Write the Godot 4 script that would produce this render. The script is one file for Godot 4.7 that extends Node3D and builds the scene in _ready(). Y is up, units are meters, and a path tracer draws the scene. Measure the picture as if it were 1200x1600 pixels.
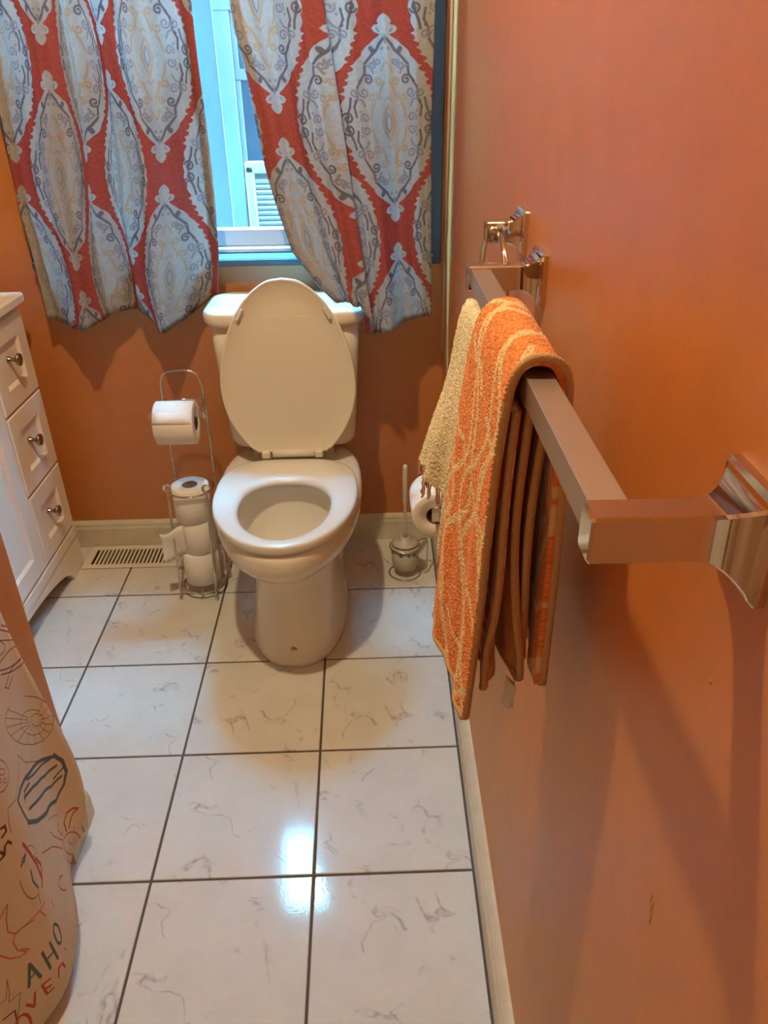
extends Node3D
# A small orange bathroom: tiled floor, toilet under a curtained window, vanity in an alcove, towel bar on the long wall.
# x runs along the back wall (0 at the long wall's skirting), y up, z from the back wall into the room.

const LEAN := 0.0185            # the long wall is not quite square to the tile grid
const WALL_X := 0.040
const TILE := 0.305
const TILE_Z0 := 0.268
const DUCT := [-1.044, -0.8, 0.024, 0.108]
const LAMP := Vector3(-0.5, 2.36, 1.17)

var mats := {}
var rng := RandomNumberGenerator.new()


func _ready() -> void:
	rng.seed = 7
	# ---------------------------------------------------------------- camera, sky, lamp, exposure
	var cam := Camera3D.new()
	cam.name = "camera"
	cam.fov = 67.82
	cam.near = 0.02
	cam.far = 100.0
	cam.position = Vector3(-0.186, 1.310, 2.087)
	cam.rotation = Vector3(-0.5245, -0.025, -0.0135)
	cam.current = true
	add_child(cam)
	var env := Environment.new()
	env.background_mode = Environment.BG_SKY
	var sky_look := ProceduralSkyMaterial.new()
	sky_look.sky_top_color = Color(0.40, 0.77, 0.95)
	sky_look.sky_horizon_color = Color(0.48, 0.81, 0.96)
	sky_look.ground_bottom_color = Color(0.25, 0.3, 0.34)
	sky_look.ground_horizon_color = Color(0.3, 0.36, 0.4)
	var sky := Sky.new()
	sky.sky_material = sky_look
	env.sky = sky
	env.background_energy_multiplier = 205.0
	env.tonemap_mode = Environment.TONE_MAPPER_LINEAR
	env.tonemap_exposure = 1.2
	env.sdfgi_enabled = true
	env.ssao_enabled = true
	env.ssil_enabled = true
	var we := WorldEnvironment.new()
	we.name = "world_environment"
	we.environment = env
	add_child(we)
	make_materials()
	ceiling_lamp()
	# ---------------------------------------------------------------- the room
	room_shell()
	tiled_floor()
	baseboards()
	window()
	neighbour()
	# ---------------------------------------------------------------- things
	toilet()
	vanity()
	curtains()
	shower_curtain()
	towel_bar()
	towel_ring()
	orange_towel()
	cream_towel()
	paper_stand()
	wall_paper_holder()
	brush_set()
	floor_register()


# ====================================================================== helpers
func along(s: float, y: float, out: float) -> Vector3:
	# a point on the long wall: s along it from the back wall, out away from it
	return Vector3(WALL_X - LEAN * s - out, y, s)


func wall_thing(called: String, label: String, category: String, s: float, y: float) -> Node3D:
	# a thing fixed to the long wall; in its own axes -x is out of the wall and z runs along it
	var o := thing(called, label, category, along(s, y, 0.0))
	o.rotation.y = -LEAN
	return o


func thing(called: String, label: String, category: String, at := Vector3.ZERO, group := "") -> Node3D:
	var o := Node3D.new()
	o.name = called
	o.position = at
	o.set_meta("label", label)
	o.set_meta("category", category)
	if group:
		o.set_meta("group", group)
	add_child(o, true)
	return o


func tool() -> SurfaceTool:
	var st := SurfaceTool.new()
	st.begin(Mesh.PRIMITIVE_TRIANGLES)
	return st


func obj(called: String, st: SurfaceTool, m: Material, parent: Node = null, at := Vector3.ZERO) -> MeshInstance3D:
	st.generate_normals()
	var o := MeshInstance3D.new()
	o.name = called
	o.mesh = st.commit()
	o.material_override = m
	o.position = at
	if parent == null:
		parent = self
	parent.add_child(o, true)
	return o


func same(called: String, mesh: Mesh, m: Material, parent: Node, at := Vector3.ZERO) -> MeshInstance3D:
	var o := MeshInstance3D.new()
	o.name = called
	o.mesh = mesh
	o.material_override = m
	o.position = at
	parent.add_child(o, true)
	return o


func struct(called: String, st: SurfaceTool, m: Material, label := "") -> MeshInstance3D:
	var o := obj(called, st, m)
	o.set_meta("kind", "structure")
	if label:
		o.set_meta("label", label)
	return o


func tri(st: SurfaceTool, a: Vector3, b: Vector3, c: Vector3, out := Vector3.ZERO, ua := Vector2.ZERO, ub := Vector2.ZERO, uc := Vector2.ZERO) -> void:
	if out != Vector3.ZERO and (c - a).cross(b - a).dot(out) < 0.0:
		var t := b
		b = c
		c = t
		var u := ub
		ub = uc
		uc = u
	st.set_uv(ua); st.add_vertex(a)
	st.set_uv(ub); st.add_vertex(b)
	st.set_uv(uc); st.add_vertex(c)


func quad(st: SurfaceTool, a: Vector3, b: Vector3, c: Vector3, d: Vector3, out: Vector3) -> void:
	tri(st, a, b, c, out)
	tri(st, a, c, d, out)


func box(st: SurfaceTool, lo: Vector3, hi: Vector3, ch := 0.002, at := Transform3D.IDENTITY) -> void:
	# a box with chamfered edges
	st.set_smooth_group(-1)
	var c := (lo + hi) / 2.0
	var h := (hi - lo) / 2.0
	ch = minf(ch, minf(h.x, minf(h.y, h.z)) * 0.9)
	for a in 3:
		var b := (a + 1) % 3
		var d := (a + 2) % 3
		for s in [-1.0, 1.0]:
			var n := Vector3.ZERO
			n[a] = s
			var p := []
			for q in [[-1, -1], [1, -1], [1, 1], [-1, 1]]:
				var v := c
				v[a] += s * h[a]
				v[b] += q[0] * (h[b] - ch)
				v[d] += q[1] * (h[d] - ch)
				p.append(at * v)
			quad(st, p[0], p[1], p[2], p[3], at.basis * n)
			for s2 in [-1.0, 1.0]:
				# edge between faces a and b, running along d
				var e := []
				for q in [[0, -1], [0, 1], [1, 1], [1, -1]]:
					var v := c
					v[a] += s * (h[a] - (ch if q[0] == 1 else 0.0))
					v[b] += s2 * (h[b] - (0.0 if q[0] == 1 else ch))
					v[d] += q[1] * (h[d] - ch)
					e.append(at * v)
				var m := n
				m[b] = s2
				quad(st, e[0], e[1], e[2], e[3], at.basis * m)
	for sx in [-1.0, 1.0]:
		for sy in [-1.0, 1.0]:
			for sz in [-1.0, 1.0]:
				var k := Vector3(sx, sy, sz)
				var p := []
				for a in 3:
					var v := c + k * (h - Vector3.ONE * ch)
					v[a] += k[a] * ch
					p.append(at * v)
				tri(st, p[0], p[1], p[2], at.basis * k)
	st.set_smooth_group(0)


func plain_box(st: SurfaceTool, lo: Vector3, hi: Vector3) -> void:
	st.set_smooth_group(-1)
	var c := (lo + hi) / 2.0
	var h := (hi - lo) / 2.0
	for a in 3:
		for s in [-1.0, 1.0]:
			var n := Vector3.ZERO
			n[a] = s
			var p := []
			for q in [[-1, -1], [1, -1], [1, 1], [-1, 1]]:
				var v := c
				v[a] += s * h[a]
				v[(a + 1) % 3] += q[0] * h[(a + 1) % 3]
				v[(a + 2) % 3] += q[1] * h[(a + 2) % 3]
				p.append(v)
			quad(st, p[0], p[1], p[2], p[3], n)
	st.set_smooth_group(0)


func loft(st: SurfaceTool, rings: Array, cap_a := true, cap_b := true, around := false, at := Transform3D.IDENTITY) -> void:
	# joins closed rings of equal length; around = the last ring joins the first
	var t := PackedVector3Array()
	var n: int = rings[0].size()
	var last := rings.size() if around else rings.size() - 1
	for i in last:
		var p: PackedVector3Array = rings[i]
		var q: PackedVector3Array = rings[(i + 1) % rings.size()]
		for k in n:
			var l := (k + 1) % n
			t.append_array([p[k], p[l], q[l], p[k], q[l], q[k]])
	if not around:
		for e in [[cap_a, rings[0], false], [cap_b, rings[-1], true]]:
			if e[0]:
				var c := Vector3.ZERO
				for v in e[1]:
					c += v
				c /= n
				for k in n:
					if e[2]:
						t.append_array([e[1][k], e[1][(k + 1) % n], c])
					else:
						t.append_array([e[1][(k + 1) % n], e[1][k], c])
	var vol := 0.0
	var o: Vector3 = t[0]
	for k in range(0, t.size(), 3):
		vol += (t[k] - o).cross(t[k + 1] - o).dot(t[k + 2] - o)
	for k in range(0, t.size(), 3):
		if vol > 0.0:
			tri(st, at * t[k], at * t[k + 2], at * t[k + 1])
		else:
			tri(st, at * t[k], at * t[k + 1], at * t[k + 2])


func strips(st: SurfaceTool, rings: Array, flat_to: int) -> void:
	# like loft, but smooth only along its length: the edges between the sides stay crisp
	var n: int = rings[0].size()
	for i in rings.size() - 1:
		for k in n:
			var l := (k + 1) % n
			st.set_smooth_group(-1 if i < flat_to or i >= rings.size() - 3 else k + 1)
			var c := Vector3.ZERO
			for v in rings[i]:
				c += v / n
			var a: Vector3 = rings[i][k]
			var b: Vector3 = rings[i][l]
			quad(st, a, b, rings[i + 1][l], rings[i + 1][k], (a + b) / 2.0 - c + (rings[i + 1][k] - rings[i][k]).normalized() * 0.0001)
	st.set_smooth_group(-1)
	for e in [rings[0], rings[-1]]:
		var c := Vector3.ZERO
		for v in e:
			c += v / n
		for k in n:
			tri(st, c, e[k], e[(k + 1) % n], e[0] - rings[1][0] if e == rings[0] else e[0] - rings[0][0])


func lathe(st: SurfaceTool, profile: Array, seg := 24, at := Transform3D.IDENTITY, around := false) -> void:
	# profile of [radius, height] about the y axis
	var rings := []
	for p in profile:
		var r := PackedVector3Array()
		for k in seg:
			var a := TAU * k / seg
			r.append(Vector3(p[0] * cos(a), p[1], p[0] * sin(a)))
		rings.append(r)
	loft(st, rings, profile[0][0] > 0.0001, profile[-1][0] > 0.0001, around, at)


func tube(st: SurfaceTool, pts: Array, r: float, closed := false, seg := 8) -> void:
	var n := pts.size()
	var rings := []
	var side := Vector3.ZERO
	for i in n:
		var d: Vector3
		if closed:
			d = pts[(i + 1) % n] - pts[(i + n - 1) % n]
		else:
			d = pts[mini(i + 1, n - 1)] - pts[maxi(i - 1, 0)]
		d = d.normalized()
		if side == Vector3.ZERO:
			side = d.cross(Vector3.UP if absf(d.y) < 0.9 else Vector3.RIGHT).normalized()
		side = (side - d * side.dot(d)).normalized()
		var up := d.cross(side)
		var ring := PackedVector3Array()
		for k in seg:
			var a := TAU * k / seg
			ring.append(pts[i] + (side * cos(a) + up * sin(a)) * r)
		rings.append(ring)
	loft(st, rings, true, true, closed)


func ball(st: SurfaceTool, c: Vector3, r: float, seg := 12) -> void:
	var prof := []
	for k in seg + 1:
		var a := PI * k / seg - PI / 2
		prof.append([maxf(r * cos(a), 0.00001), r * sin(a)])
	lathe(st, prof, seg + 4, Transform3D(Basis.IDENTITY, c))


func smooth_path(pts: Array, each := 6, closed := false) -> Array:
	var o := []
	var n := pts.size()
	for i in (n if closed else n - 1):
		var a: Vector3 = pts[(i + n - 1) % n] if closed else pts[maxi(i - 1, 0)]
		var b: Vector3 = pts[i]
		var c: Vector3 = pts[(i + 1) % n]
		var d: Vector3 = pts[(i + 2) % n] if closed else pts[mini(i + 2, n - 1)]
		for k in each:
			o.append(b.cubic_interpolate(c, a, d, float(k) / each))
	if not closed:
		o.append(pts[-1])
	return o


func table(t: Array, x: float) -> float:
	# straight lines between [x, value] pairs
	if x <= t[0][0]:
		return t[0][1]
	for i in t.size() - 1:
		if x <= t[i + 1][0]:
			return lerpf(t[i][1], t[i + 1][1], (x - t[i][0]) / (t[i + 1][0] - t[i][0]))
	return t[-1][1]


func curve(t: Array, x: float) -> float:
	# the same, rounded
	if x <= t[0][0]:
		return t[0][1]
	for i in t.size() - 1:
		if x <= t[i + 1][0]:
			var f: float = (x - t[i][0]) / (t[i + 1][0] - t[i][0])
			return cubic_interpolate(t[i][1], t[i + 1][1], t[maxi(i - 1, 0)][1], t[mini(i + 2, t.size() - 1)][1], f)
	return t[-1][1]


func sheet(st: SurfaceTool, p: Array, uv: Array, thick: float) -> void:
	# a cloth with thickness: p[row][column], closed along its four edges
	var rows := p.size()
	var cols: int = p[0].size()
	var back := []
	for i in rows:
		var r := PackedVector3Array()
		for j in cols:
			var du: Vector3 = p[i][mini(j + 1, cols - 1)] - p[i][maxi(j - 1, 0)]
			var dv: Vector3 = p[mini(i + 1, rows - 1)][j] - p[maxi(i - 1, 0)][j]
			r.append(p[i][j] - du.cross(dv).normalized() * thick)
		back.append(r)
	for i in rows - 1:
		for j in cols - 1:
			tri(st, p[i][j], p[i + 1][j + 1], p[i][j + 1], Vector3.ZERO, uv[i][j], uv[i + 1][j + 1], uv[i][j + 1])
			tri(st, p[i][j], p[i + 1][j], p[i + 1][j + 1], Vector3.ZERO, uv[i][j], uv[i + 1][j], uv[i + 1][j + 1])
			if thick != 0.0:
				tri(st, back[i][j], back[i][j + 1], back[i + 1][j + 1], Vector3.ZERO, uv[i][j], uv[i][j + 1], uv[i + 1][j + 1])
				tri(st, back[i][j], back[i + 1][j + 1], back[i + 1][j], Vector3.ZERO, uv[i][j], uv[i + 1][j + 1], uv[i + 1][j])
	if thick == 0.0:
		return
	for i in rows - 1:
		for j in [0, cols - 1]:
			var s := 1 if j == 0 else -1
			edge(st, p[i][j], p[i + 1][j], back[i][j], back[i + 1][j], uv[i][j], uv[i + 1][j], s)
	for j in cols - 1:
		for i in [0, rows - 1]:
			var s := -1 if i == 0 else 1
			edge(st, p[i][j], p[i][j + 1], back[i][j], back[i][j + 1], uv[i][j], uv[i][j + 1], s)


func edge(st: SurfaceTool, a: Vector3, b: Vector3, a2: Vector3, b2: Vector3, ua: Vector2, ub: Vector2, s: int) -> void:
	if s > 0:
		tri(st, a, b2, b, Vector3.ZERO, ua, ub, ub)
		tri(st, a, a2, b2, Vector3.ZERO, ua, ua, ub)
	else:
		tri(st, a, b, b2, Vector3.ZERO, ua, ub, ub)
		tri(st, a, b2, a2, Vector3.ZERO, ua, ub, ua)


func egg(hw: float, zb: float, zf: float, y: float, x0 := 0.0, back_n := 2.6, seg := 48, front_n := 2.0) -> PackedVector3Array:
	# an egg outline: round in front (+z), squarer behind
	var zc := zb + (zf - zb) * 0.42
	var r := PackedVector3Array()
	for k in seg:
		var a := TAU * k / seg
		var s := sin(a)
		var c := cos(a)
		var n := front_n if c > 0.0 else back_n
		var x := hw * signf(s) * pow(absf(s), 2.0 / n)
		var z := zc + (zf - zc if c > 0.0 else zc - zb) * signf(c) * pow(absf(c), 2.0 / n)
		r.append(Vector3(x0 + x, y, z))
	return r


func rounded(hx: float, z0: float, z1: float, rad: float, y: float, x0 := 0.0, bow := 0.0, seg := 8) -> PackedVector3Array:
	# a rectangle with round corners in the floor plane, its front bowed out
	var r := PackedVector3Array()
	for q in [[1, 1, 0], [-1, 1, 1], [-1, -1, 2], [1, -1, 3]]:
		var cx: float = q[0] * (hx - rad)
		var cz: float = z1 - rad if q[1] > 0 else z0 + rad
		for k in seg + 1:
			var a: float = PI / 2 * (q[2] + float(k) / seg)
			var v := Vector3(cx + rad * cos(a), y, cz + rad * sin(a))
			if q[1] > 0:
				v.z += bow * (1.0 - pow(v.x / hx, 2.0))
			v.x += x0
			r.append(v)
	return r


# ====================================================================== materials
func mat(called: String, color: Color, rough: float, metal := 0.0) -> StandardMaterial3D:
	var m := StandardMaterial3D.new()
	m.resource_name = called
	m.albedo_color = color
	m.roughness = rough
	m.metallic = metal
	mats[called] = m
	return m


func noise_tex(freq: float, size := 512, octaves := 4, ramp: Array = [], kind := FastNoiseLite.TYPE_SIMPLEX_SMOOTH, seed_ := 1) -> NoiseTexture2D:
	var n := FastNoiseLite.new()
	n.noise_type = kind
	n.frequency = freq
	n.fractal_octaves = octaves
	n.seed = seed_
	var t := NoiseTexture2D.new()
	t.width = size
	t.height = size
	t.seamless = true
	t.noise = n
	if ramp:
		var g := Gradient.new()
		g.offsets = PackedFloat32Array([0.0, 1.0])
		g.colors = PackedColorArray(ramp)
		t.color_ramp = g
	return t


func relief(m: StandardMaterial3D, t: Texture2D, cm: float, scale := 1.0, world := true) -> void:
	m.heightmap_enabled = true
	m.heightmap_texture = t
	m.heightmap_scale = cm
	if world:
		m.uv1_triplanar = true
		m.uv1_world_triplanar = true
		m.uv1_scale = Vector3.ONE * scale


func make_materials() -> void:
	var fine := noise_tex(0.06, 512, 3)
	var wall := mat("orange_paint", Color(1, 1, 1), 0.37)
	wall.albedo_texture = noise_tex(0.012, 512, 4, [Color8(188, 112, 50), Color8(197, 119, 55)])
	relief(wall, fine, 0.012, 2.2)
	wall.metallic_specular = 0.75
	mat("ceiling_paint", Color8(226, 220, 208), 0.85)
	var trim := mat("cream_trim", Color8(222, 212, 192), 0.42)
	trim.albedo_texture = noise_tex(0.02, 256, 4, [Color(0.93, 0.92, 0.9), Color(1, 1, 1)])
	trim.uv1_triplanar = true
	trim.uv1_world_triplanar = true
	trim.uv1_scale = Vector3.ONE * 3.0
	mat("slate_trim", Color8(66, 82, 98), 0.45)
	mat("vinyl_sash", Color8(214, 220, 228), 0.4)
	mat("grout", Color8(88, 80, 70), 0.9)
	relief(mats.grout, noise_tex(0.2, 256, 2), 0.05, 6.0)
	mat("caulk", Color8(232, 204, 190), 0.8)
	mat("porcelain", Color8(232, 226, 214), 0.09)
	mats.porcelain.clearcoat_enabled = true
	mats.porcelain.clearcoat = 0.5
	mats.porcelain.clearcoat_roughness = 0.04
	mat("seat_plastic", Color8(224, 222, 216), 0.24)
	mat("lid_plastic", Color8(222, 216, 202), 0.34)
	mat("vanity_paint", Color8(236, 226, 214), 0.36)
	mat("counter", Color8(238, 230, 216), 0.22)
	mat("chrome", Color8(214, 212, 210), 0.055, 1.0)
	mat("satin_bar", Color8(196, 186, 178), 0.42, 1.0)
	mat("nickel", Color8(168, 156, 142), 0.22, 1.0)
	mat("knob_face", Color8(92, 80, 68), 0.35, 1.0)
	mat("paper", Color8(240, 236, 230), 0.92)
	relief(mats.paper, noise_tex(0.25, 256, 2), 0.04, 7.0)
	mat("hinge_plastic", Color8(222, 216, 204), 0.6)
	mat("cardboard", Color8(120, 92, 66), 0.9)
	mat("galvanised", Color8(150, 152, 152), 0.5, 0.6)
	mat("register_paint", Color8(226, 214, 196), 0.4)
	mat("mark", Color8(128, 122, 118), 0.5)
	mat("white_plastic", Color8(226, 220, 208), 0.35)
	var clear := mat("clear_plastic", Color(1, 1, 1, 0.06), 0.05)
	clear.transparency = BaseMaterial3D.TRANSPARENCY_ALPHA
	clear.refraction_enabled = true
	clear.refraction_scale = 0.05
	var frosted := mat("frosted_plastic", Color8(214, 206, 186, 255), 0.35)
	frosted.backlight_enabled = true
	frosted.backlight = Color(0.7, 0.68, 0.6)
	mat("brush_handle", Color8(230, 218, 208), 0.35)
	mats.brush_handle.backlight_enabled = true
	mats.brush_handle.backlight = Color(0.6, 0.55, 0.5)
	mat("teal_print", Color8(78, 132, 128), 0.6)
	var pane := mat("glass_pane", Color(0.92, 0.97, 1.0, 0.05), 0.02)
	pane.transparency = BaseMaterial3D.TRANSPARENCY_ALPHA
	var water := mat("water", Color(0.95, 0.98, 1.0, 0.1), 0.02)
	water.transparency = BaseMaterial3D.TRANSPARENCY_ALPHA
	# outside
	mat("siding", Color8(132, 142, 156), 0.7)
	mat("house_trim", Color8(138, 150, 152), 0.5)
	mat("house_glass", Color8(60, 80, 100), 0.25)
	mat("ac_plastic", Color8(186, 196, 194), 0.5)
	mat("alley", Color8(62, 62, 62), 0.9)
	mat("blocker_dark", Color8(72, 60, 56), 0.9)  # for the two added blocker walls, dark to soak up skylight
	# cloth
	var ct := mat("curtain_cloth", Color(1, 1, 1), 0.9)
	ct.albedo_texture = medallion_print()
	ct.backlight_enabled = true
	ct.backlight = Color(0.94, 0.95, 0.96)
	ct.cull_mode = BaseMaterial3D.CULL_DISABLED
	var sc := mat("shower_cloth", Color(1, 1, 1), 0.75)
	sc.albedo_texture = shower_print()
	sc.backlight_enabled = true
	sc.backlight = Color(0.35, 0.35, 0.35)
	sc.cull_mode = BaseMaterial3D.CULL_DISABLED
	mat("cream_terry", Color8(216, 196, 156), 0.95)
	mats.cream_terry.rim_enabled = true
	mats.cream_terry.rim = 0.4
	relief(mats.cream_terry, noise_tex(0.35, 512, 2), 0.25, 5.0)
	mat("fringe_thread", Color8(198, 160, 132), 0.95)
	mat("towel_inner", Color8(196, 128, 72), 0.95)  # browner tone for the inner folded layers
	mat("towel_hem", Color8(186, 148, 108), 0.95)
	relief(mats.towel_hem, noise_tex(0.35, 256, 2), 0.12, 6.0)
	var tt := mat("orange_terry", Color(0.9, 0.88, 0.86), 0.95)
	tt.albedo_texture = terry_print()
	tt.rim_enabled = true
	tt.rim = 0.3
	mat("tag", Color8(220, 214, 210), 0.7)
	mat("rod", Color8(120, 112, 104), 0.3, 1.0)
	mat("chip", Color8(176, 128, 52), 0.7)
	mat("chip_dark", Color8(92, 56, 22), 0.8)
	# floor
	var marble := mat("marble_tile", Color(1, 1, 1), 0.085)
	marble.albedo_texture = marble_picture()
	marble.heightmap_enabled = true
	marble.heightmap_texture = noise_tex(0.11, 1024, 3, [], FastNoiseLite.TYPE_SIMPLEX_SMOOTH, 5)
	marble.heightmap_scale = 0.004
	marble.metallic_specular = 0.5


func stroke(im: Image, pts: Array, w: float, c: Color, wrap := true) -> void:
	# a round brush of width w pixels along points given in pixels
	var W := im.get_width()
	var H := im.get_height()
	for i in maxi(pts.size() - 1, 1):
		var a: Vector2 = pts[i]
		var b: Vector2 = pts[mini(i + 1, pts.size() - 1)]
		var r := w / 2.0
		for y in range(int(floor(minf(a.y, b.y) - r - 1)), int(ceil(maxf(a.y, b.y) + r + 1)) + 1):
			for x in range(int(floor(minf(a.x, b.x) - r - 1)), int(ceil(maxf(a.x, b.x) + r + 1)) + 1):
				if not wrap and (x < 0 or y < 0 or x >= W or y >= H):
					continue
				var p := Vector2(x, y)
				var d := Geometry2D.get_closest_point_to_segment(p, a, b).distance_to(p)
				var k := clampf(r - d + 0.5, 0.0, 1.0) * c.a
				if k > 0.0:
					var xx := posmod(x, W)
					var yy := posmod(y, H)
					im.set_pixel(xx, yy, im.get_pixel(xx, yy).lerp(Color(c, 1.0), k))


func marble_picture() -> ImageTexture:
	var n := 1024
	var im := Image.create(n, n, false, Image.FORMAT_RGB8)
	var a := FastNoiseLite.new(); a.seed = 3; a.frequency = 0.004; a.fractal_octaves = 4
	var b := FastNoiseLite.new(); b.seed = 9; b.frequency = 0.006; b.fractal_octaves = 3
	var c := FastNoiseLite.new(); c.seed = 21; c.frequency = 0.05; c.fractal_octaves = 2
	for y in n:
		for x in n:
			var w := b.get_noise_2d(x, y)
			var v := absf(a.get_noise_2d(x * 0.8 + y * 0.55 + w * 60.0, y * 1.3 - x * 0.8 + w * 90.0))
			var keep := clampf((b.get_noise_2d(x * 1.15 + 700.0, y * 1.4) - 0.03) * 4.0, 0.0, 1.0)
			var vein := pow(clampf(1.0 - v * 9.0, 0.0, 1.0), 2.2) * keep
			var g := 0.5 * c.get_noise_2d(x, y)
			vein *= clampf(0.7 + 1.6 * g, 0.0, 1.0)
			var base := 0.845 + 0.022 * w + 0.012 * g
			im.set_pixel(x, y, Color(base - vein * 0.21, base * 0.985 - vein * 0.2, base * 0.955 - vein * 0.185))
	return ImageTexture.create_from_image(im)


func medallion_print() -> ImageTexture:
	# one repeat of a half-drop medallion print, 0.315 m x 0.48 m
	var W := 630
	var H := 960
	var im := Image.create(W, H, false, Image.FORMAT_RGB8)
	var coral := Color8(178, 88, 84)
	var pale := Color8(194, 192, 190)
	var half := [[0.0, 226.0], [40.0, 221.0], [80.0, 212.0], [120.0, 201.0], [160.0, 185.0], [200.0, 164.0], [240.0, 138.0], [280.0, 106.0], [310.0, 77.0], [332.0, 50.0], [346.0, 29.0], [354.0, 22.0], [362.0, 44.0], [376.0, 54.0], [388.0, 44.0], [392.0, 24.0], [404.0, 30.0], [416.0, 24.0], [428.0, 12.0], [434.0, 0.0]]
	var speck := FastNoiseLite.new(); speck.seed = 4; speck.frequency = 0.045; speck.fractal_octaves = 3
	for y in H:
		for x in W:
			var hit := false
			for k in 2:
				var dx := absf(wrapf(x - W * 0.5 * k, -W * 0.5, W * 0.5))
				var dy := absf(wrapf(y - H * 0.5 * k, -H * 0.5, H * 0.5))
				var w := table(half, dy)
				if dy < 320.0:
					w += 9.0 * absf(sin(dy * 0.058)) - 6.0
					if dy > 110.0 and dy < 250.0:      # small teeth on the sloping sides
						w += 14.0 * pow(absf(sin(dy * 0.115)), 6.0)
				if dx < w * 0.97:
					hit = true
			var s := speck.get_noise_2d(x, y)
			if hit:
				im.set_pixel(x, y, pale.darkened(0.03 + 0.05 * s))
			else:
				im.set_pixel(x, y, coral.lerp(Color8(192, 114, 110), clampf(0.2 + s * 0.5, 0.0, 1.0)))
	var grey := Color(0.47, 0.47, 0.51, 0.95)
	var slate := Color(0.60, 0.60, 0.63, 0.95)
	var tan_ := Color(0.74, 0.65, 0.57, 0.9)
	for k in 2:
		var o := Vector2(W * 0.5 * k, H * 0.5 * k)
		for mx in [-1.0, 1.0]:
			for my in [-1.0, 1.0]:
				var f := func(px: float, py: float) -> Vector2: return o + Vector2(px * mx, py * my)
				var curl := func(cx: float, cy: float, r: float, a0: float, turns: float, w: float, c: Color) -> void:
					var p := []
					for i in 15:
						var t := i / 14.0
						var a := a0 + turns * TAU * t
						p.append(f.call(cx + r * (1.0 - 0.75 * t) * cos(a), cy + r * (1.0 - 0.75 * t) * sin(a)))
					stroke(im, p, w, c)
				# branches along the inside of the edge
				stroke(im, [f.call(196, 6), f.call(190, 40), f.call(176, 70), f.call(168, 104)], 11, grey)
				stroke(im, [f.call(150, 30), f.call(156, 70), f.call(138, 104), f.call(132, 150), f.call(112, 176)], 10, grey)
				stroke(im, [f.call(138, 104), f.call(116, 96), f.call(104, 72)], 9, slate)
				stroke(im, [f.call(120, 170), f.call(96, 200), f.call(92, 240), f.call(66, 268)], 11, grey)
				stroke(im, [f.call(92, 236), f.call(70, 226), f.call(58, 204)], 9, slate)
				stroke(im, [f.call(62, 272), f.call(40, 292), f.call(26, 316), f.call(8, 338)], 12, grey)
				stroke(im, [f.call(52, 286), f.call(62, 300)], 20, grey)
				curl.call(190, 24, 24, 0.4, 1.3, 9, grey)
				curl.call(150, 128, 20, 2.2, 1.2, 8, slate)
				curl.call(106, 128, 22, 0.0, -1.2, 8, slate)
				curl.call(84, 178, 20, 1.0, 1.2, 8, grey)
				curl.call(62, 236, 18, 2.0, 1.2, 8, slate)
				curl.call(110, 24, 22, -0.6, 1.2, 8, slate)
				curl.call(38, 250, 16, 0.6, -1.2, 7, slate)
				curl.call(70, 110, 20, 2.6, 1.1, 9, tan_)
				curl.call(40, 168, 18, 0.2, 1.1, 9, tan_)
				stroke(im, [f.call(84, 20), f.call(72, 66), f.call(60, 84)], 11, tan_)
				stroke(im, [f.call(44, 100), f.call(30, 140), f.call(14, 168)], 12, tan_)
				stroke(im, [f.call(24, 210), f.call(14, 234), f.call(0, 250)], 9, tan_)
				stroke(im, [f.call(132, 50)], 12, slate)
				stroke(im, [f.call(150, 92)], 10, grey)
				stroke(im, [f.call(14, 300)], 14, slate)
				# diamond in the middle
				stroke(im, [f.call(0, 74), f.call(18, 40), f.call(30, 0)], 13, tan_)
				stroke(im, [f.call(0, 40), f.call(12, 18), f.call(14, 0)], 7, slate)
				stroke(im, [f.call(0, 108), f.call(16, 92)], 9, tan_)
				stroke(im, [f.call(24, 366), f.call(32, 376)], 8, slate)
		stroke(im, [o + Vector2(0, -350), o + Vector2(0, -322)], 10, slate)
		stroke(im, [o + Vector2(0, 322), o + Vector2(0, 350)], 10, slate)
	return ImageTexture.create_from_image(im)


func terry_print() -> ImageTexture:
	# orange towel with cream wavy lines, 0.30 m across x 1.0 m long; tan hem bands at the ends
	var W := 600
	var H := 2000
	var im := Image.create(W, H, false, Image.FORMAT_RGB8)
	var grain := FastNoiseLite.new(); grain.seed = 12; grain.frequency = 0.16; grain.fractal_octaves = 2
	for y in H:
		for x in W:
			var s := grain.get_noise_2d(x, y)
			im.set_pixel(x, y, Color8(240, 140, 66).lerp(Color8(212, 108, 44) if s < 0.0 else Color8(248, 166, 98), clampf(absf(s) * 1.3, 0.0, 1.0)))
	var cream := Color(0.93, 0.8, 0.6, 0.95)
	# two families of long waves that cross and leave leaf shapes between them
	for k in range(-1, 6):
		var p := []
		var q := []
		for i in 101:
			var t := i * 20.0
			p.append(Vector2(k * 120.0 + 60.0 * sin(t * 0.0126 + k * 1.3) + 18.0 * sin(t * 0.031 + k), t))
			q.append(Vector2(k * 120.0 + 70.0 + 64.0 * sin(t * 0.0126 + 2.7 + k * 0.9) + 16.0 * sin(t * 0.027 + k * 2.0), t))
		stroke(im, p, 16, cream, false)
		stroke(im, q, 14, cream, false)
	for i in 26:
		var y0 := 40.0 + i * 76.0
		var x0 := 60.0 + fmod(i * 217.0, 470.0)
		stroke(im, [Vector2(x0, y0), Vector2(x0 + 60, y0 + 26), Vector2(x0 + 112, y0 + 20), Vector2(x0 + 150, y0 + 58)], 13, cream, false)
	return ImageTexture.create_from_image(im)


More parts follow.
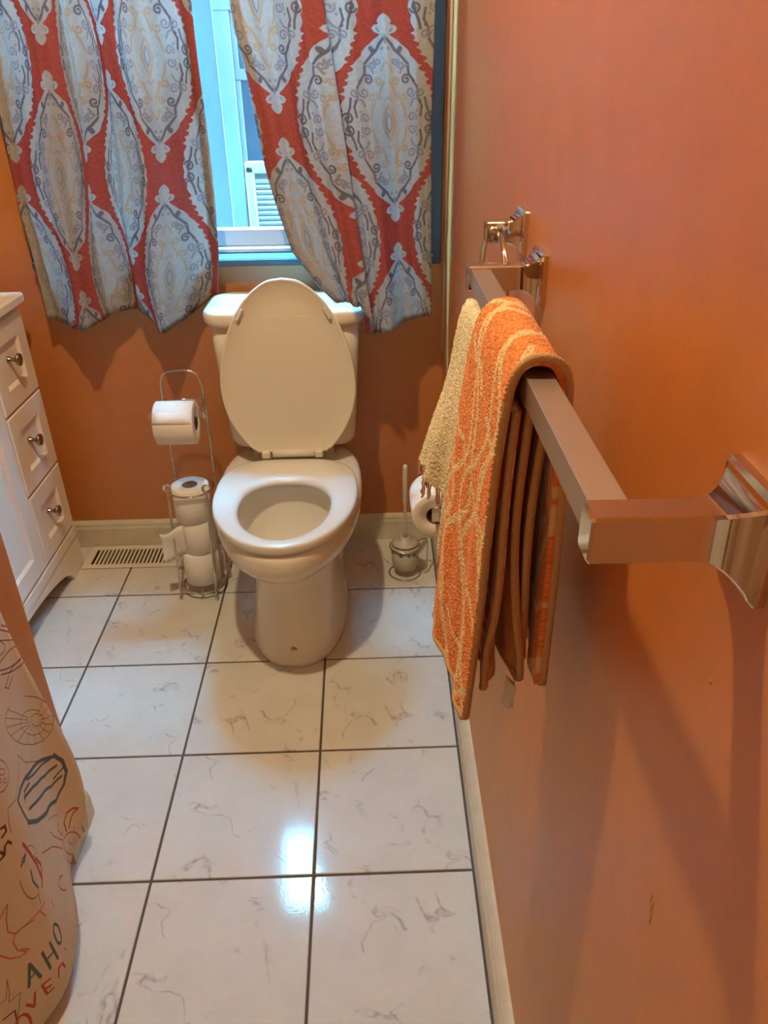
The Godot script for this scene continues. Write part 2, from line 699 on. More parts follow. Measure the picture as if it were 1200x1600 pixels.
func shower_print() -> ImageTexture:
	# line drawings on unbleached cloth; 0.72 m across x 0.80 m high
	var W := 1080
	var H := 1200
	var im := Image.create(W, H, false, Image.FORMAT_RGB8)
	var n := FastNoiseLite.new(); n.seed = 2; n.frequency = 0.01; n.fractal_octaves = 4
	for y in H:
		for x in W:
			var g := 0.02 * n.get_noise_2d(x, y * 0.6)
			im.set_pixel(x, y, Color(0.86 + g, 0.765 + g, 0.655 + g))
	var inks := [Color8(188, 72, 52), Color8(132, 58, 46), Color8(84, 96, 98), Color8(92, 58, 46), Color8(84, 122, 122)]
	for s in SHOWER_PRINT:
		var p := []
		for i in range(2, s.size(), 2):
			p.append(Vector2(s[i] * 1500.0, H - s[i + 1] * 1500.0))
		stroke(im, p, s[1] * 1.5, inks[s[0]], false)
		var far := []          # the print comes again further along the cloth
		for v in p:
			far.append(v + Vector2(560, -40))
		stroke(im, far, s[1] * 1.5, inks[s[0]], false)
	return ImageTexture.create_from_image(im)

const SHOWER_PRINT := [
	[1,2.2,0.068,0.585,0.055,0.572,0.045,0.561,0.037,0.55,0.032,0.54,0.028,0.531,0.025,0.522,0.024,0.514,0.024,0.506,0.026,0.5,0.029,0.495,0.033,0.491,0.039,0.489,0.046,0.488,0.056,0.491,0.069,0.497,0.086,0.507,0.107,0.523,0.128,0.539],
	[1,2.2,0.077,0.583,0.064,0.571,0.054,0.561,0.047,0.551,0.042,0.542,0.038,0.534,0.035,0.526,0.034,0.519,0.034,0.513,0.035,0.508,0.038,0.504,0.042,0.501,0.047,0.5,0.055,0.501,0.064,0.504,0.076,0.51,0.092,0.52,0.11,0.533,0.127,0.546],
	[1,1.6,0.109,0.591,0.102,0.585,0.096,0.579,0.091,0.573,0.086,0.567,0.083,0.563,0.08,0.558,0.079,0.555,0.079,0.552,0.08,0.55,0.082,0.549,0.086,0.549,0.09,0.55,0.096,0.553,0.102,0.556,0.109,0.56,0.116,0.565,0.123,0.57,0.13,0.575],
	[1,1.8,0.09,0.573,0.047,0.539],
	[1,1.8,0.118,0.554,0.045,0.526],
	[1,1.8,0.098,0.514,0.047,0.498],
	[1,1.8,0.1,0.512,0.132,0.517],
	[1,1.8,0.132,0.517,0.118,0.503],
	[1,1.8,0.118,0.503,0.085,0.497],
	[3,1.1,0.065,0.436,0.053,0.425,0.043,0.414,0.035,0.403,0.029,0.392,0.024,0.38,0.022,0.369,0.02,0.357,0.021,0.347,0.023,0.338,0.027,0.331,0.032,0.326,0.039,0.323,0.048,0.324,0.059,0.328,0.072,0.337,0.089,0.352,0.114,0.378,0.138,0.404,0.154,0.424,0.166,0.442,0.174,0.457,0.179,0.47,0.181,0.48,0.179,0.488,0.174,0.492,0.166,0.494,0.155,0.492,0.141,0.487],
	[3,0.9,0.038,0.35,0.041,0.345,0.047,0.343,0.054,0.344,0.063,0.349,0.074,0.358,0.087,0.372,0.102,0.39,0.114,0.407,0.121,0.42,0.122,0.429,0.117,0.432,0.107,0.43,0.094,0.424,0.08,0.416,0.068,0.408,0.057,0.399,0.049,0.39,0.043,0.381],
	[3,0.9,0.041,0.359,0.045,0.356,0.052,0.357,0.06,0.364,0.067,0.373,0.072,0.383,0.071,0.39,0.066,0.392,0.058,0.389,0.05,0.383,0.044,0.375,0.041,0.366,0.041,0.359],
	[3,0.8,0.052,0.38,0.042,0.383,0.031,0.394],
	[3,0.8,0.049,0.375,0.037,0.37,0.023,0.372],
	[3,0.8,0.049,0.369,0.037,0.358,0.022,0.351],
	[3,0.8,0.05,0.366,0.041,0.349,0.027,0.334],
	[3,0.8,0.053,0.364,0.049,0.346,0.038,0.325],
	[3,0.8,0.058,0.364,0.061,0.349,0.055,0.327],
	[3,0.8,0.063,0.368,0.076,0.361,0.08,0.345],
	[3,0.8,0.069,0.373,0.098,0.383,0.125,0.391],
	[3,0.8,0.075,0.381,0.121,0.411,0.158,0.432],
	[3,0.8,0.08,0.388,0.133,0.432,0.174,0.461],
	[3,0.8,0.081,0.394,0.135,0.444,0.178,0.481],
	[3,0.8,0.08,0.398,0.127,0.448,0.169,0.491],
	[3,0.8,0.076,0.399,0.111,0.442,0.15,0.489],
	[2,7,0.045,0.278,0.032,0.249,0.031,0.221,0.045,0.203,0.076,0.198,0.154,0.262,0.204,0.306,0.24,0.349],
	[2,6,0.046,0.276,0.072,0.298,0.133,0.347,0.182,0.379,0.218,0.396,0.247,0.405,0.244,0.377,0.238,0.349],
	[2,5,0.047,0.254,0.086,0.273,0.167,0.341,0.217,0.375],
	[2,5,0.044,0.224,0.076,0.235,0.158,0.304,0.215,0.347],
	[2,4,0.056,0.28,0.104,0.311,0.181,0.373],
	[2,4,0.036,0.235,0.063,0.239],
	[2,4,0.176,0.36,0.207,0.377,0.218,0.368],
	[3,1,0.178,0.423,0.16,0.388,0.092,0.316,0.051,0.283],
	[3,1,0.178,0.423,0.192,0.41,0.222,0.41,0.255,0.416,0.281,0.431,0.29,0.412,0.293,0.395],
	[3,1,0.138,0.25,0.153,0.245,0.087,0.175],
	[1,1.4,0.252,0.495,0.248,0.489,0.244,0.483,0.241,0.477,0.239,0.471,0.238,0.466,0.238,0.462,0.24,0.458,0.242,0.456,0.245,0.454,0.249,0.453,0.253,0.453,0.258,0.454,0.263,0.455,0.267,0.456,0.271,0.457,0.276,0.46,0.279,0.462,0.282,0.465],
	[1,1,0.252,0.471,0.256,0.472,0.262,0.476,0.267,0.482,0.269,0.487,0.269,0.49,0.266,0.49,0.261,0.487,0.255,0.481,0.252,0.474,0.252,0.471],
	[1,1,0.258,0.46,0.261,0.46,0.264,0.463,0.267,0.466,0.266,0.469,0.263,0.469,0.26,0.467,0.257,0.462,0.258,0.46],
	[1,1,0.271,0.475,0.273,0.474,0.276,0.476,0.277,0.479,0.277,0.482,0.275,0.482,0.272,0.48,0.27,0.477,0.271,0.475],
	[0,2,0.052,0.048,0.056,0.043,0.063,0.042,0.071,0.045,0.079,0.053,0.089,0.067,0.098,0.083,0.104,0.099,0.106,0.111,0.102,0.117,0.094,0.117,0.085,0.114,0.076,0.109,0.067,0.101,0.059,0.091,0.054,0.08,0.051,0.069,0.05,0.057,0.052,0.048],
	[0,4,0.077,0.117,0.076,0.138,0.061,0.146,0.043,0.137,0.033,0.124,0.047,0.128,0.057,0.123,0.067,0.114],
	[0,2,0.094,0.127,0.108,0.163,0.094,0.162],
	[0,2,0.1,0.123,0.159,0.211,0.17,0.237],
	[0,2,0.116,0.121,0.185,0.219,0.233,0.267],
	[0,2,0.11,0.099,0.111,0.078,0.086,0.03],
	[0,2,0.058,0.092,0.054,0.101],
	[0,3,0.066,0.033,0.05,0.037,0.037,0.06,0.037,0.079],
	[1,1,0.064,0.074,0.066,0.072,0.069,0.073,0.073,0.076,0.077,0.081,0.079,0.086,0.081,0.092,0.08,0.096,0.078,0.097],
	[0,1.4,0.098,0.051,0.097,0.03],
	[2,4,0.3,0.331,0.292,0.337,0.284,0.335,0.293,0.33],
	[2,1.4,0.287,0.255,0.291,0.254,0.294,0.254,0.298,0.255,0.301,0.258,0.304,0.261,0.307,0.265,0.309,0.271,0.311,0.277,0.312,0.283,0.313,0.29,0.313,0.296,0.313,0.303,0.313,0.31,0.311,0.315],
	[4,4,0.287,0.302,0.291,0.283,0.286,0.26],
	[0,6,0.28,0.353,0.272,0.319,0.266,0.286,0.267,0.254],
	[0,5,0.262,0.296,0.253,0.268,0.275,0.248],
	[0,1.2,0.283,0.333,0.282,0.337,0.28,0.339,0.276,0.339,0.27,0.335,0.264,0.328,0.258,0.32,0.254,0.311,0.252,0.304,0.253,0.3,0.256,0.299,0.262,0.302,0.268,0.307],
	[3,4,0.305,0.42,0.298,0.416,0.3,0.407,0.309,0.407],
	[3,4,0.3,0.382,0.304,0.391,0.311,0.39,0.316,0.379,0.323,0.379],
	[3,4,0.319,0.389,0.317,0.381],
	[0,1.8,0.355,0.295,0.345,0.302,0.34,0.304],
	[0,1.6,0.34,0.304,0.349,0.283,0.354,0.261,0.347,0.246,0.333,0.241,0.317,0.234,0.302,0.228,0.284,0.223],
	[0,1.6,0.302,0.228,0.294,0.203],
	[0,1.6,0.291,0.254,0.294,0.234],
	[0,1.6,0.316,0.229,0.335,0.241,0.348,0.244,0.354,0.236,0.353,0.215,0.345,0.198],
	[0,1.8,0.348,0.21,0.34,0.195,0.348,0.196],
	[0,1.6,0.374,0.239,0.365,0.215,0.354,0.2,0.342,0.195],
	[0,1.6,0.263,0.199,0.266,0.181],
	[0,2.4,0.198,0.125,0.206,0.134,0.212,0.143,0.216,0.152,0.219,0.16,0.219,0.166,0.217,0.169,0.213,0.17,0.207,0.168,0.2,0.163,0.193,0.155],
	[0,1.2,0.269,0.101,0.279,0.085,0.283,0.099],
	[2,5,0.36,0.133,0.348,0.17,0.342,0.125],
	[2,3.4,0.354,0.144,0.345,0.144],
	[2,5,0.326,0.161,0.324,0.116],
	[2,5,0.308,0.156,0.305,0.109],
	[2,4,0.326,0.14,0.306,0.132],
	[2,4.5,0.276,0.128,0.278,0.121,0.281,0.117,0.285,0.117,0.288,0.12,0.291,0.126,0.293,0.134,0.293,0.143,0.293,0.152,0.291,0.159,0.288,0.163,0.284,0.164,0.281,0.161,0.278,0.154,0.275,0.146,0.275,0.137,0.276,0.128],
	[0,4,0.377,0.065,0.38,0.06,0.383,0.058,0.387,0.062,0.391,0.068,0.393,0.077,0.393,0.087,0.392,0.095,0.389,0.1,0.385,0.101,0.381,0.098,0.378,0.092,0.376,0.083,0.376,0.074,0.377,0.065],
	[0,4,0.372,0.107,0.365,0.088,0.357,0.111],
	[0,4,0.345,0.109,0.344,0.082],
	[0,3.4,0.345,0.109,0.331,0.1],
	[0,3.4,0.345,0.096,0.334,0.087],
	[0,3.4,0.344,0.082,0.332,0.076],
	[0,4,0.318,0.079,0.311,0.093,0.3,0.087,0.298,0.072],
	[1,1,0.4,0.163,0.39,0.158,0.379,0.188,0.383,0.164,0.389,0.147,0.372,0.141,0.388,0.102,0.396,0.1],
	[3,2.4,0.404,0.131,0.387,0.121,0.39,0.103],
]


# ====================================================================== light
func ceiling_lamp() -> void:
	var t := thing("ceiling_lamp", "small round recessed ceiling lamp with a white trim ring", "lamp", Vector3(LAMP.x, 2.42, LAMP.z))
	var ring := tool()
	lathe(ring, [[0.048, -0.001], [0.05, -0.006], [0.06, -0.009], [0.075, -0.006], [0.078, -0.001]], 32, Transform3D.IDENTITY, true)
	obj("trim_ring", ring, mats.white_plastic, t)
	var lens := tool()
	lathe(lens, [[0.0001, -0.001], [0.047, -0.001], [0.048, -0.004], [0.035, -0.007], [0.0001, -0.008]], 32)
	var glow := StandardMaterial3D.new()
	glow.resource_name = "lamp_glass"
	glow.albedo_color = Color8(255, 240, 215)
	glow.emission_enabled = true
	glow.emission = Color(1.0, 0.93, 0.76)
	glow.emission_energy_multiplier = 2.0
	obj("lamp_glass", lens, glow, t)
	var l := SpotLight3D.new()
	l.name = "lamp_light"
	l.position = Vector3(0, -0.055, 0)
	l.rotation.x = -PI / 2
	l.light_color = Color(1.0, 0.93, 0.74)
	l.light_energy = 1.58
	l.light_size = 0.03
	l.spot_range = 8.0
	l.spot_attenuation = 2.0
	l.spot_angle = 86.0
	l.spot_angle_attenuation = 0.2
	l.shadow_enabled = true
	t.add_child(l)


# ====================================================================== the room
func room_shell() -> void:
	var top := 2.42
	# back wall with the window opening
	var st := tool()
	for b in [[-1.65, -0.98, 0.0, top], [-0.04, 0.18, 0.0, top], [-0.98, -0.04, 0.0, 0.885], [-0.98, -0.04, 2.13, top]]:
		plain_box(st, Vector3(b[0], b[2], -0.13), Vector3(b[1], b[3], -0.012))
	struct("wall_back", st, mats.orange_paint, "orange painted wall behind the toilet")
	# long wall, slightly out of square
	st = tool()
	st.set_smooth_group(-1)
	var a0 := along(-0.012, 0.0, 0.0)
	var a1 := along(2.8, 0.0, 0.0)
	var o := Vector3(0.12, 0, 0)
	var up := Vector3(0, top, 0)
	quad(st, a0, a1, a1 + up, a0 + up, Vector3.LEFT)
	quad(st, a0 + o, a1 + o, a1 + o + up, a0 + o + up, Vector3.RIGHT)
	quad(st, a0, a0 + o, a0 + o + up, a0 + up, Vector3.FORWARD)
	quad(st, a1, a1 + o, a1 + o + up, a1 + up, Vector3.BACK)
	quad(st, a0 + up, a1 + up, a1 + o + up, a0 + o + up, Vector3.UP)
	quad(st, a0, a1, a1 + o, a0 + o, Vector3.DOWN)
	var wr := struct("wall_right", st, mats.orange_paint, "long orange painted wall with a towel bar")
	# chips in its paint
	for c in [[1.767, 0.796, 0.0028, 0.0085], [1.7695, 0.788, 0.0013, 0.008], [1.764, 0.803, 0.0012, 0.005], [1.765, 1.006, 0.0012, 0.0026]]:
		var ch := tool()
		var ring0 := PackedVector3Array()
		var ring1 := PackedVector3Array()
		for k in 9:
			var a := TAU * k / 9.0
			var j := rng.randf_range(0.6, 1.15)
			ring0.append(along(c[0] + c[2] * cos(a) * j, c[1] + c[3] * sin(a) * j, -0.0002))
			ring1.append(along(c[0] + c[2] * cos(a) * j * 0.8, c[1] + c[3] * sin(a) * j * 0.85, 0.0004))
		loft(ch, [ring0, ring1])
		obj("paint_chip", ch, mats.chip, wr)
	# caulk line in the corner
	st = tool()
	var k0 := along(-0.012, 0.62, 0.0)
	var k1 := Vector3(0, 1.8, 0)
	loft(st, [PackedVector3Array([k0 + Vector3(0.002, 0, -0.002), k0 + Vector3(-0.005, 0, 0), k0 + Vector3(-0.0018, 0, 0.0018), k0 + Vector3(0, 0, 0.005)]), PackedVector3Array([k0 + k1 + Vector3(0.002, 0, -0.002), k0 + k1 + Vector3(-0.005, 0, 0), k0 + k1 + Vector3(-0.0018, 0, 0.0018), k0 + k1 + Vector3(0, 0, 0.005)])])
	struct("trim_1", st, mats.caulk, "pale line of caulk in the corner of the orange walls")
	st = tool()
	plain_box(st, Vector3(-1.65, 0, -0.12), Vector3(-1.53, top, 2.8))
	struct("wall_left", st, mats.orange_paint, "orange painted wall behind the vanity")
	st = tool()
	plain_box(st, Vector3(-1.65, 0, 2.75), Vector3(0.2, top, 2.87))
	struct("wall_front", st, mats.orange_paint, "orange painted wall with the way in")
	# a white door added behind the camera for the chrome to mirror
	st = tool()
	box(st, Vector3(-0.74, 0.005, 2.715), Vector3(-0.06, 2.03, 2.75), 0.002)
	for p in [[-0.66, -0.44, 0.2, 0.95], [-0.36, -0.14, 0.2, 0.95], [-0.66, -0.44, 1.1, 1.9], [-0.36, -0.14, 1.1, 1.9]]:
		box(st, Vector3(p[0], p[2], 2.708), Vector3(p[1], p[3], 2.72), 0.006)
	var door := struct("door_1", st, mats.vanity_paint, "white four panel door added out of view for chrome reflections")
	st = tool()
	ball(st, Vector3(-0.68, 1.0, 2.66), 0.028, 12)
	tube(st, [Vector3(-0.68, 1.0, 2.715), Vector3(-0.68, 1.0, 2.66)], 0.01, false, 10)
	obj("added_door_handle", st, mats.nickel, door)
	st = tool()
	box(st, Vector3(-0.81, 0.0, 2.725), Vector3(-0.745, 2.035, 2.752), 0.003)
	box(st, Vector3(-0.055, 0.0, 2.725), Vector3(-0.02, 2.035, 2.752), 0.003)
	box(st, Vector3(-0.81, 2.035, 2.725), Vector3(-0.02, 2.1, 2.752), 0.003)
	obj("added_door_frame", st, mats.cream_trim, door)
	st = tool()
	box(st, Vector3(-1.54, 0, 1.026), Vector3(-0.774, top, 1.14), 0.003)
	struct("wall_partition", st, mats.orange_paint, "end of the orange wall between vanity and shower curtain")
	st = tool()
	plain_box(st, Vector3(-1.65, top, -0.13), Vector3(0.2, top + 0.1, 2.87))
	struct("ceiling", st, mats.ceiling_paint, "flat white ceiling")
	# unseen upper wall, added to narrow the strip of sky over the alley
	st = tool()
	plain_box(st, Vector3(-6.0, top + 0.1, -0.13), Vector3(6.0, 4.6, 0.0))
	struct("wall_sky_blocker", st, mats.blocker_dark, "unseen wall added above to cut skylight in the alley")
	st = tool()  # dark cladding added out of view to cut bounce onto the house opposite
	for b in [[-6.0, -0.98, -1.2, top + 0.1], [-0.04, 6.0, -1.2, top + 0.1], [-0.98, -0.04, -1.2, 0.87], [-0.98, -0.04, 2.13, top + 0.1]]:
		plain_box(st, Vector3(b[0], b[2], -0.15), Vector3(b[1], b[3], -0.13))
	struct("wall_bounce_blocker", st, mats.blocker_dark, "unseen dark cladding added to cut light bounced across the alley")


func edge_x(z: float) -> float:
	# where the floor meets the skirting of the long wall
	return WALL_X - LEAN * z - 0.02


func tiled_floor() -> void:
	var st := tool()
	# the bed under the tiles, open where the duct of the register comes up
	for b in [[-1.65, DUCT[0], -0.13, 2.87], [DUCT[1], 0.2, -0.13, 2.87], [DUCT[0], DUCT[1], -0.13, DUCT[2]], [DUCT[0], DUCT[1], DUCT[3], 2.87]]:
		plain_box(st, Vector3(b[0], -0.1, b[2]), Vector3(b[1], -0.0025, b[3]))
	var f := struct("floor", st, mats.grout, "glossy white marbled floor tiles with dark grout")
	var g := 0.0026
	for i in range(-6, 1):
		for j in range(-1, 9):
			var x0 := i * TILE + g
			var x1 := (i + 1) * TILE - g
			var z0 := TILE_Z0 + j * TILE + g
			var z1 := TILE_Z0 + (j + 1) * TILE - g
			x0 = maxf(x0, -1.53)
			z0 = maxf(z0, -0.006)
			z1 = minf(z1, 2.75)
			if i == 0:
				continue
			var xa := x1
			var xb := x1
			if i == -1:
				xa = edge_x(z0) - 0.004
				xb = edge_x(z1) - 0.004
			var t := tool()
			rng.seed = 100 + i * 31 + j * 7
			var look := [rng.randf_range(0.0, 0.62), rng.randf_range(0.0, 0.62), rng.randi_range(0, 1), rng.randf_range(-0.0004, 0.0004)]
			var o := Vector2(x0, z0)
			if z0 < DUCT[3] and x0 < DUCT[1] and xa > DUCT[0]:
				# cut round the duct
				tile(t, x0, DUCT[3], xa, xb, z1, o, look)
				tile(t, x0, z0, xa, xb, DUCT[2], o, look)
				if x0 < DUCT[0]:
					tile(t, x0, DUCT[2], DUCT[0], DUCT[0], DUCT[3], o, look)
				if xa > DUCT[1]:
					tile(t, DUCT[1], DUCT[2], xa, xa, DUCT[3], o, look)
			else:
				tile(t, x0, z0, xa, xb, z1, o, look)
			obj("tile", t, mats.marble_tile, f)


func tile(st: SurfaceTool, x0: float, z0: float, xa: float, xb: float, z1: float, o: Vector2, look: Array) -> void:
	var off := Vector2(look[0], look[1])
	var turn: int = look[2]
	var lift: float = look[3]
	var e := 0.0016 if minf(xa - x0, z1 - z0) > 0.2 else 0.0002
	var p := [Vector3(x0, lift, z0), Vector3(xa, lift, z0), Vector3(xb, lift, z1), Vector3(x0, lift, z1)]
	var c := Vector3((x0 + xa) / 2, lift, (z0 + z1) / 2)
	var q := []
	for v in p:
		q.append(v + Vector3(signf(c.x - v.x) * e, 0, signf(c.z - v.z) * e))
	var uv := func(v: Vector3) -> Vector2:
		var d := Vector2(v.x - o.x, v.z - o.y) * 1.12
		return off + (Vector2(0.35 - d.x, 0.35 - d.y) if turn else d)
	st.set_smooth_group(-1)
	tri(st, q[0], q[1], q[2], Vector3.UP, uv.call(q[0]), uv.call(q[1]), uv.call(q[2]))
	tri(st, q[0], q[2], q[3], Vector3.UP, uv.call(q[0]), uv.call(q[2]), uv.call(q[3]))
	for k in 4:
		var l := (k + 1) % 4
		var d := Vector3(0, -0.0012, 0)
		var out: Vector3 = (p[k] + p[l]) / 2 - c + Vector3.UP * 0.1
		var w: Vector3 = Vector3(0, -0.006, 0)
		tri(st, q[k], q[l], p[l] + d, out, uv.call(q[k]), uv.call(q[l]), uv.call(p[l]))
		tri(st, q[k], p[l] + d, p[k] + d, out, uv.call(q[k]), uv.call(p[l]), uv.call(p[k]))
		tri(st, p[k] + d, p[l] + d, p[l] + w, out, uv.call(p[k]), uv.call(p[l]), uv.call(p[l]))
		tri(st, p[k] + d, p[l] + w, p[k] + w, out, uv.call(p[k]), uv.call(p[l]), uv.call(p[k]))


func board(a: Vector3, b: Vector3, out: Vector3, high := 0.085, thick := 0.0195) -> SurfaceTool:
	# a skirting board from a to b with a stepped top
	var st := tool()
	st.set_smooth_group(-1)
	var prof := [[0.0, 0.0], [thick, 0.0], [thick, high * 0.72], [thick * 0.86, high * 0.78], [thick * 0.8, high * 0.8], [thick * 0.78, high * 0.88], [thick * 0.5, high * 0.96], [thick * 0.3, high], [0.0, high]]
	var rings := []
	for e in [a, b]:
		var r := PackedVector3Array()
		for p in prof:
			r.append(e + out * p[0] + Vector3.UP * p[1])
		rings.append(r)
	loft(st, rings)
	return st


func baseboards() -> void:
	var n := Vector3(-cos(LEAN), 0, -sin(LEAN))
	struct("baseboard_right", board(along(-0.012, 0, 0), along(2.75, 0, 0), n), mats.cream_trim, "cream skirting along the long orange wall")
	struct("baseboard_back", board(Vector3(-1.53, 0, -0.012), Vector3(0.03, 0, -0.012), Vector3(0, 0, 1), 0.092, 0.013), mats.cream_trim, "cream skirting behind the toilet")
	struct("baseboard_partition", board(Vector3(-0.774, 0, 1.024), Vector3(-0.774, 0, 1.142), Vector3(1, 0, 0), 0.072, 0.013), mats.cream_trim, "short cream skirting on the end of the partition wall")


func window() -> void:
	var w := Node3D.new()
	w.name = "window_1"
	w.set_meta("kind", "structure")
	w.set_meta("label", "double hung window between the coral medallion curtains")
	add_child(w)
	var x0 := -0.98
	var x1 := -0.04
	# slate blue casing and sill
	for b in [["casing", Vector3(x1, 0.865, -0.012), Vector3(x1 + 0.066, 2.19, 0.008)], ["casing", Vector3(x0 - 0.066, 0.865, -0.012), Vector3(x0, 2.19, 0.008)], ["casing", Vector3(x0 - 0.066, 2.13, -0.012), Vector3(x1 + 0.066, 2.196, 0.01)]]:
		var st := tool()
		box(st, b[1], b[2], 0.003)
		obj(b[0], st, mats.slate_trim, w)
	var s := tool()
	box(s, Vector3(x0 - 0.06, 0.872, -0.12), Vector3(x1 + 0.045, 0.892, 0.03), 0.004)
	obj("sill", s, mats.slate_trim, w)
	# vinyl frame and two sashes
	var fr := tool()
	box(fr, Vector3(x0, 0.892, -0.125), Vector3(x0 + 0.03, 2.13, -0.045), 0.003)
	box(fr, Vector3(x1 - 0.03, 0.892, -0.125), Vector3(x1, 2.13, -0.045), 0.003)
	box(fr, Vector3(x0, 2.1, -0.125), Vector3(x1, 2.13, -0.045), 0.003)
	box(fr, Vector3(x0, 0.892, -0.125), Vector3(x1, 0.906, -0.04), 0.003)
	obj("window_frame", fr, mats.vinyl_sash, w)
	for k in [[0.906, 1.53, -0.075], [1.51, 2.105, -0.105]]:
		var sa := tool()
		var z: float = k[2]
		box(sa, Vector3(x0 + 0.03, k[0], z - 0.014), Vector3(x1 - 0.03, k[0] + 0.045, z + 0.014), 0.003)
		box(sa, Vector3(x0 + 0.03, k[1] - 0.035, z - 0.014), Vector3(x1 - 0.03, k[1], z + 0.014), 0.003)
		box(sa, Vector3(x0 + 0.03, k[0], z - 0.014), Vector3(x0 + 0.07, k[1], z + 0.014), 0.003)
		box(sa, Vector3(x1 - 0.07, k[0], z - 0.014), Vector3(x1 - 0.03, k[1], z + 0.014), 0.003)
		var o := obj("sash", sa, mats.vinyl_sash, w)
		var p := tool()
		quad(p, Vector3(x0 + 0.07, k[0] + 0.04, z), Vector3(x1 - 0.07, k[0] + 0.04, z), Vector3(x1 - 0.07, k[1] - 0.03, z), Vector3(x0 + 0.07, k[1] - 0.03, z), Vector3.BACK)
		obj("pane", p, mats.glass_pane, o)


func neighbour() -> void:
	# the house across the alley, seen through the gap between the curtains
	var z := -1.5
	var t := thing("neighbouring_house", "plain pale blue house wall across the alley outside the window", "building", Vector3(-0.4, 0, z))
	var st := tool()
	plain_box(st, Vector3(-6.0, -1.2, -0.3), Vector3(4.0, 2.6, -0.02))
	obj("wall", st, mats.siding, t)
	var shade_eave := tool()  # deep overhang added out of view to keep skylight off this wall
	box(shade_eave, Vector3(-6.0, 2.6, -0.5), Vector3(6.0, 2.68, 0.6), 0.01)
	obj("shade_eave", shade_eave, mats.house_trim, t)
	# its window, with an air conditioner in the lower half
	var w := Node3D.new()
	w.name = "window"
	w.position = Vector3(-0.32, 0, 0.02)
	t.add_child(w)
	var cs := tool()
	box(cs, Vector3(-0.02, 0.62, -0.02), Vector3(0.045, 2.05, 0.03), 0.004)
	box(cs, Vector3(0.985, 0.62, -0.02), Vector3(1.05, 2.05, 0.03), 0.004)
	box(cs, Vector3(-0.02, 1.52, -0.02), Vector3(1.05, 1.6, 0.034), 0.004)
	box(cs, Vector3(-0.05, 0.58, -0.02), Vector3(1.08, 0.64, 0.05), 0.004)
	obj("casing", cs, mats.house_trim, w)
	var sh := tool()
	box(sh, Vector3(0.045, 1.285, -0.01), Vector3(0.985, 1.325, 0.018), 0.003)
	box(sh, Vector3(0.045, 0.945, -0.01), Vector3(0.985, 0.975, 0.018), 0.003)
	box(sh, Vector3(0.045, 0.63, -0.01), Vector3(0.065, 1.53, 0.014), 0.003)
	obj("sash_rails", sh, mats.house_trim, w)
	var gl := tool()
	plain_box(gl, Vector3(0.04, 0.62, -0.015), Vector3(0.99, 1.54, 0.004))
	obj("pane", gl, mats.house_glass, w)
	var ac := thing("air_conditioner", "white louvred window air conditioner in the house across the alley", "appliance", Vector3(-0.64, 0.64, z + 0.02))
	var b := tool()
	box(b, Vector3(0.0, 0.0, 0.06), Vector3(0.6, 0.35, 0.2), 0.012)
	obj("body", b, mats.ac_plastic, ac)
	var fb := tool()
	box(fb, Vector3(0.0, 0.0, 0.19), Vector3(0.035, 0.35, 0.235), 0.006)
	box(fb, Vector3(0.565, 0.0, 0.19), Vector3(0.6, 0.35, 0.235), 0.006)
	box(fb, Vector3(0.0, 0.32, 0.19), Vector3(0.6, 0.365, 0.235), 0.006)
	box(fb, Vector3(0.0, 0.0, 0.19), Vector3(0.6, 0.02, 0.235), 0.006)
	obj("front_frame", fb, mats.ac_plastic, ac)
	var lv := tool()
	box(lv, Vector3(0.035, -0.008, 0.0), Vector3(0.565, 0.006, 0.014), 0.002, Transform3D(Basis(Vector3.RIGHT, 0.5), Vector3.ZERO))
	lv.generate_normals()
	var lm := lv.commit()
	for k in 14:
		same("louvre", lm, mats.ac_plastic, ac, Vector3(0, 0.035 + k * 0.02, 0.212))
	var al := tool()
	plain_box(al, Vector3(-5, -1.3, -1.9), Vector3(5, -1.2, -0.2))
	struct("ground", al, mats.alley, "grey ground of the alley outside")


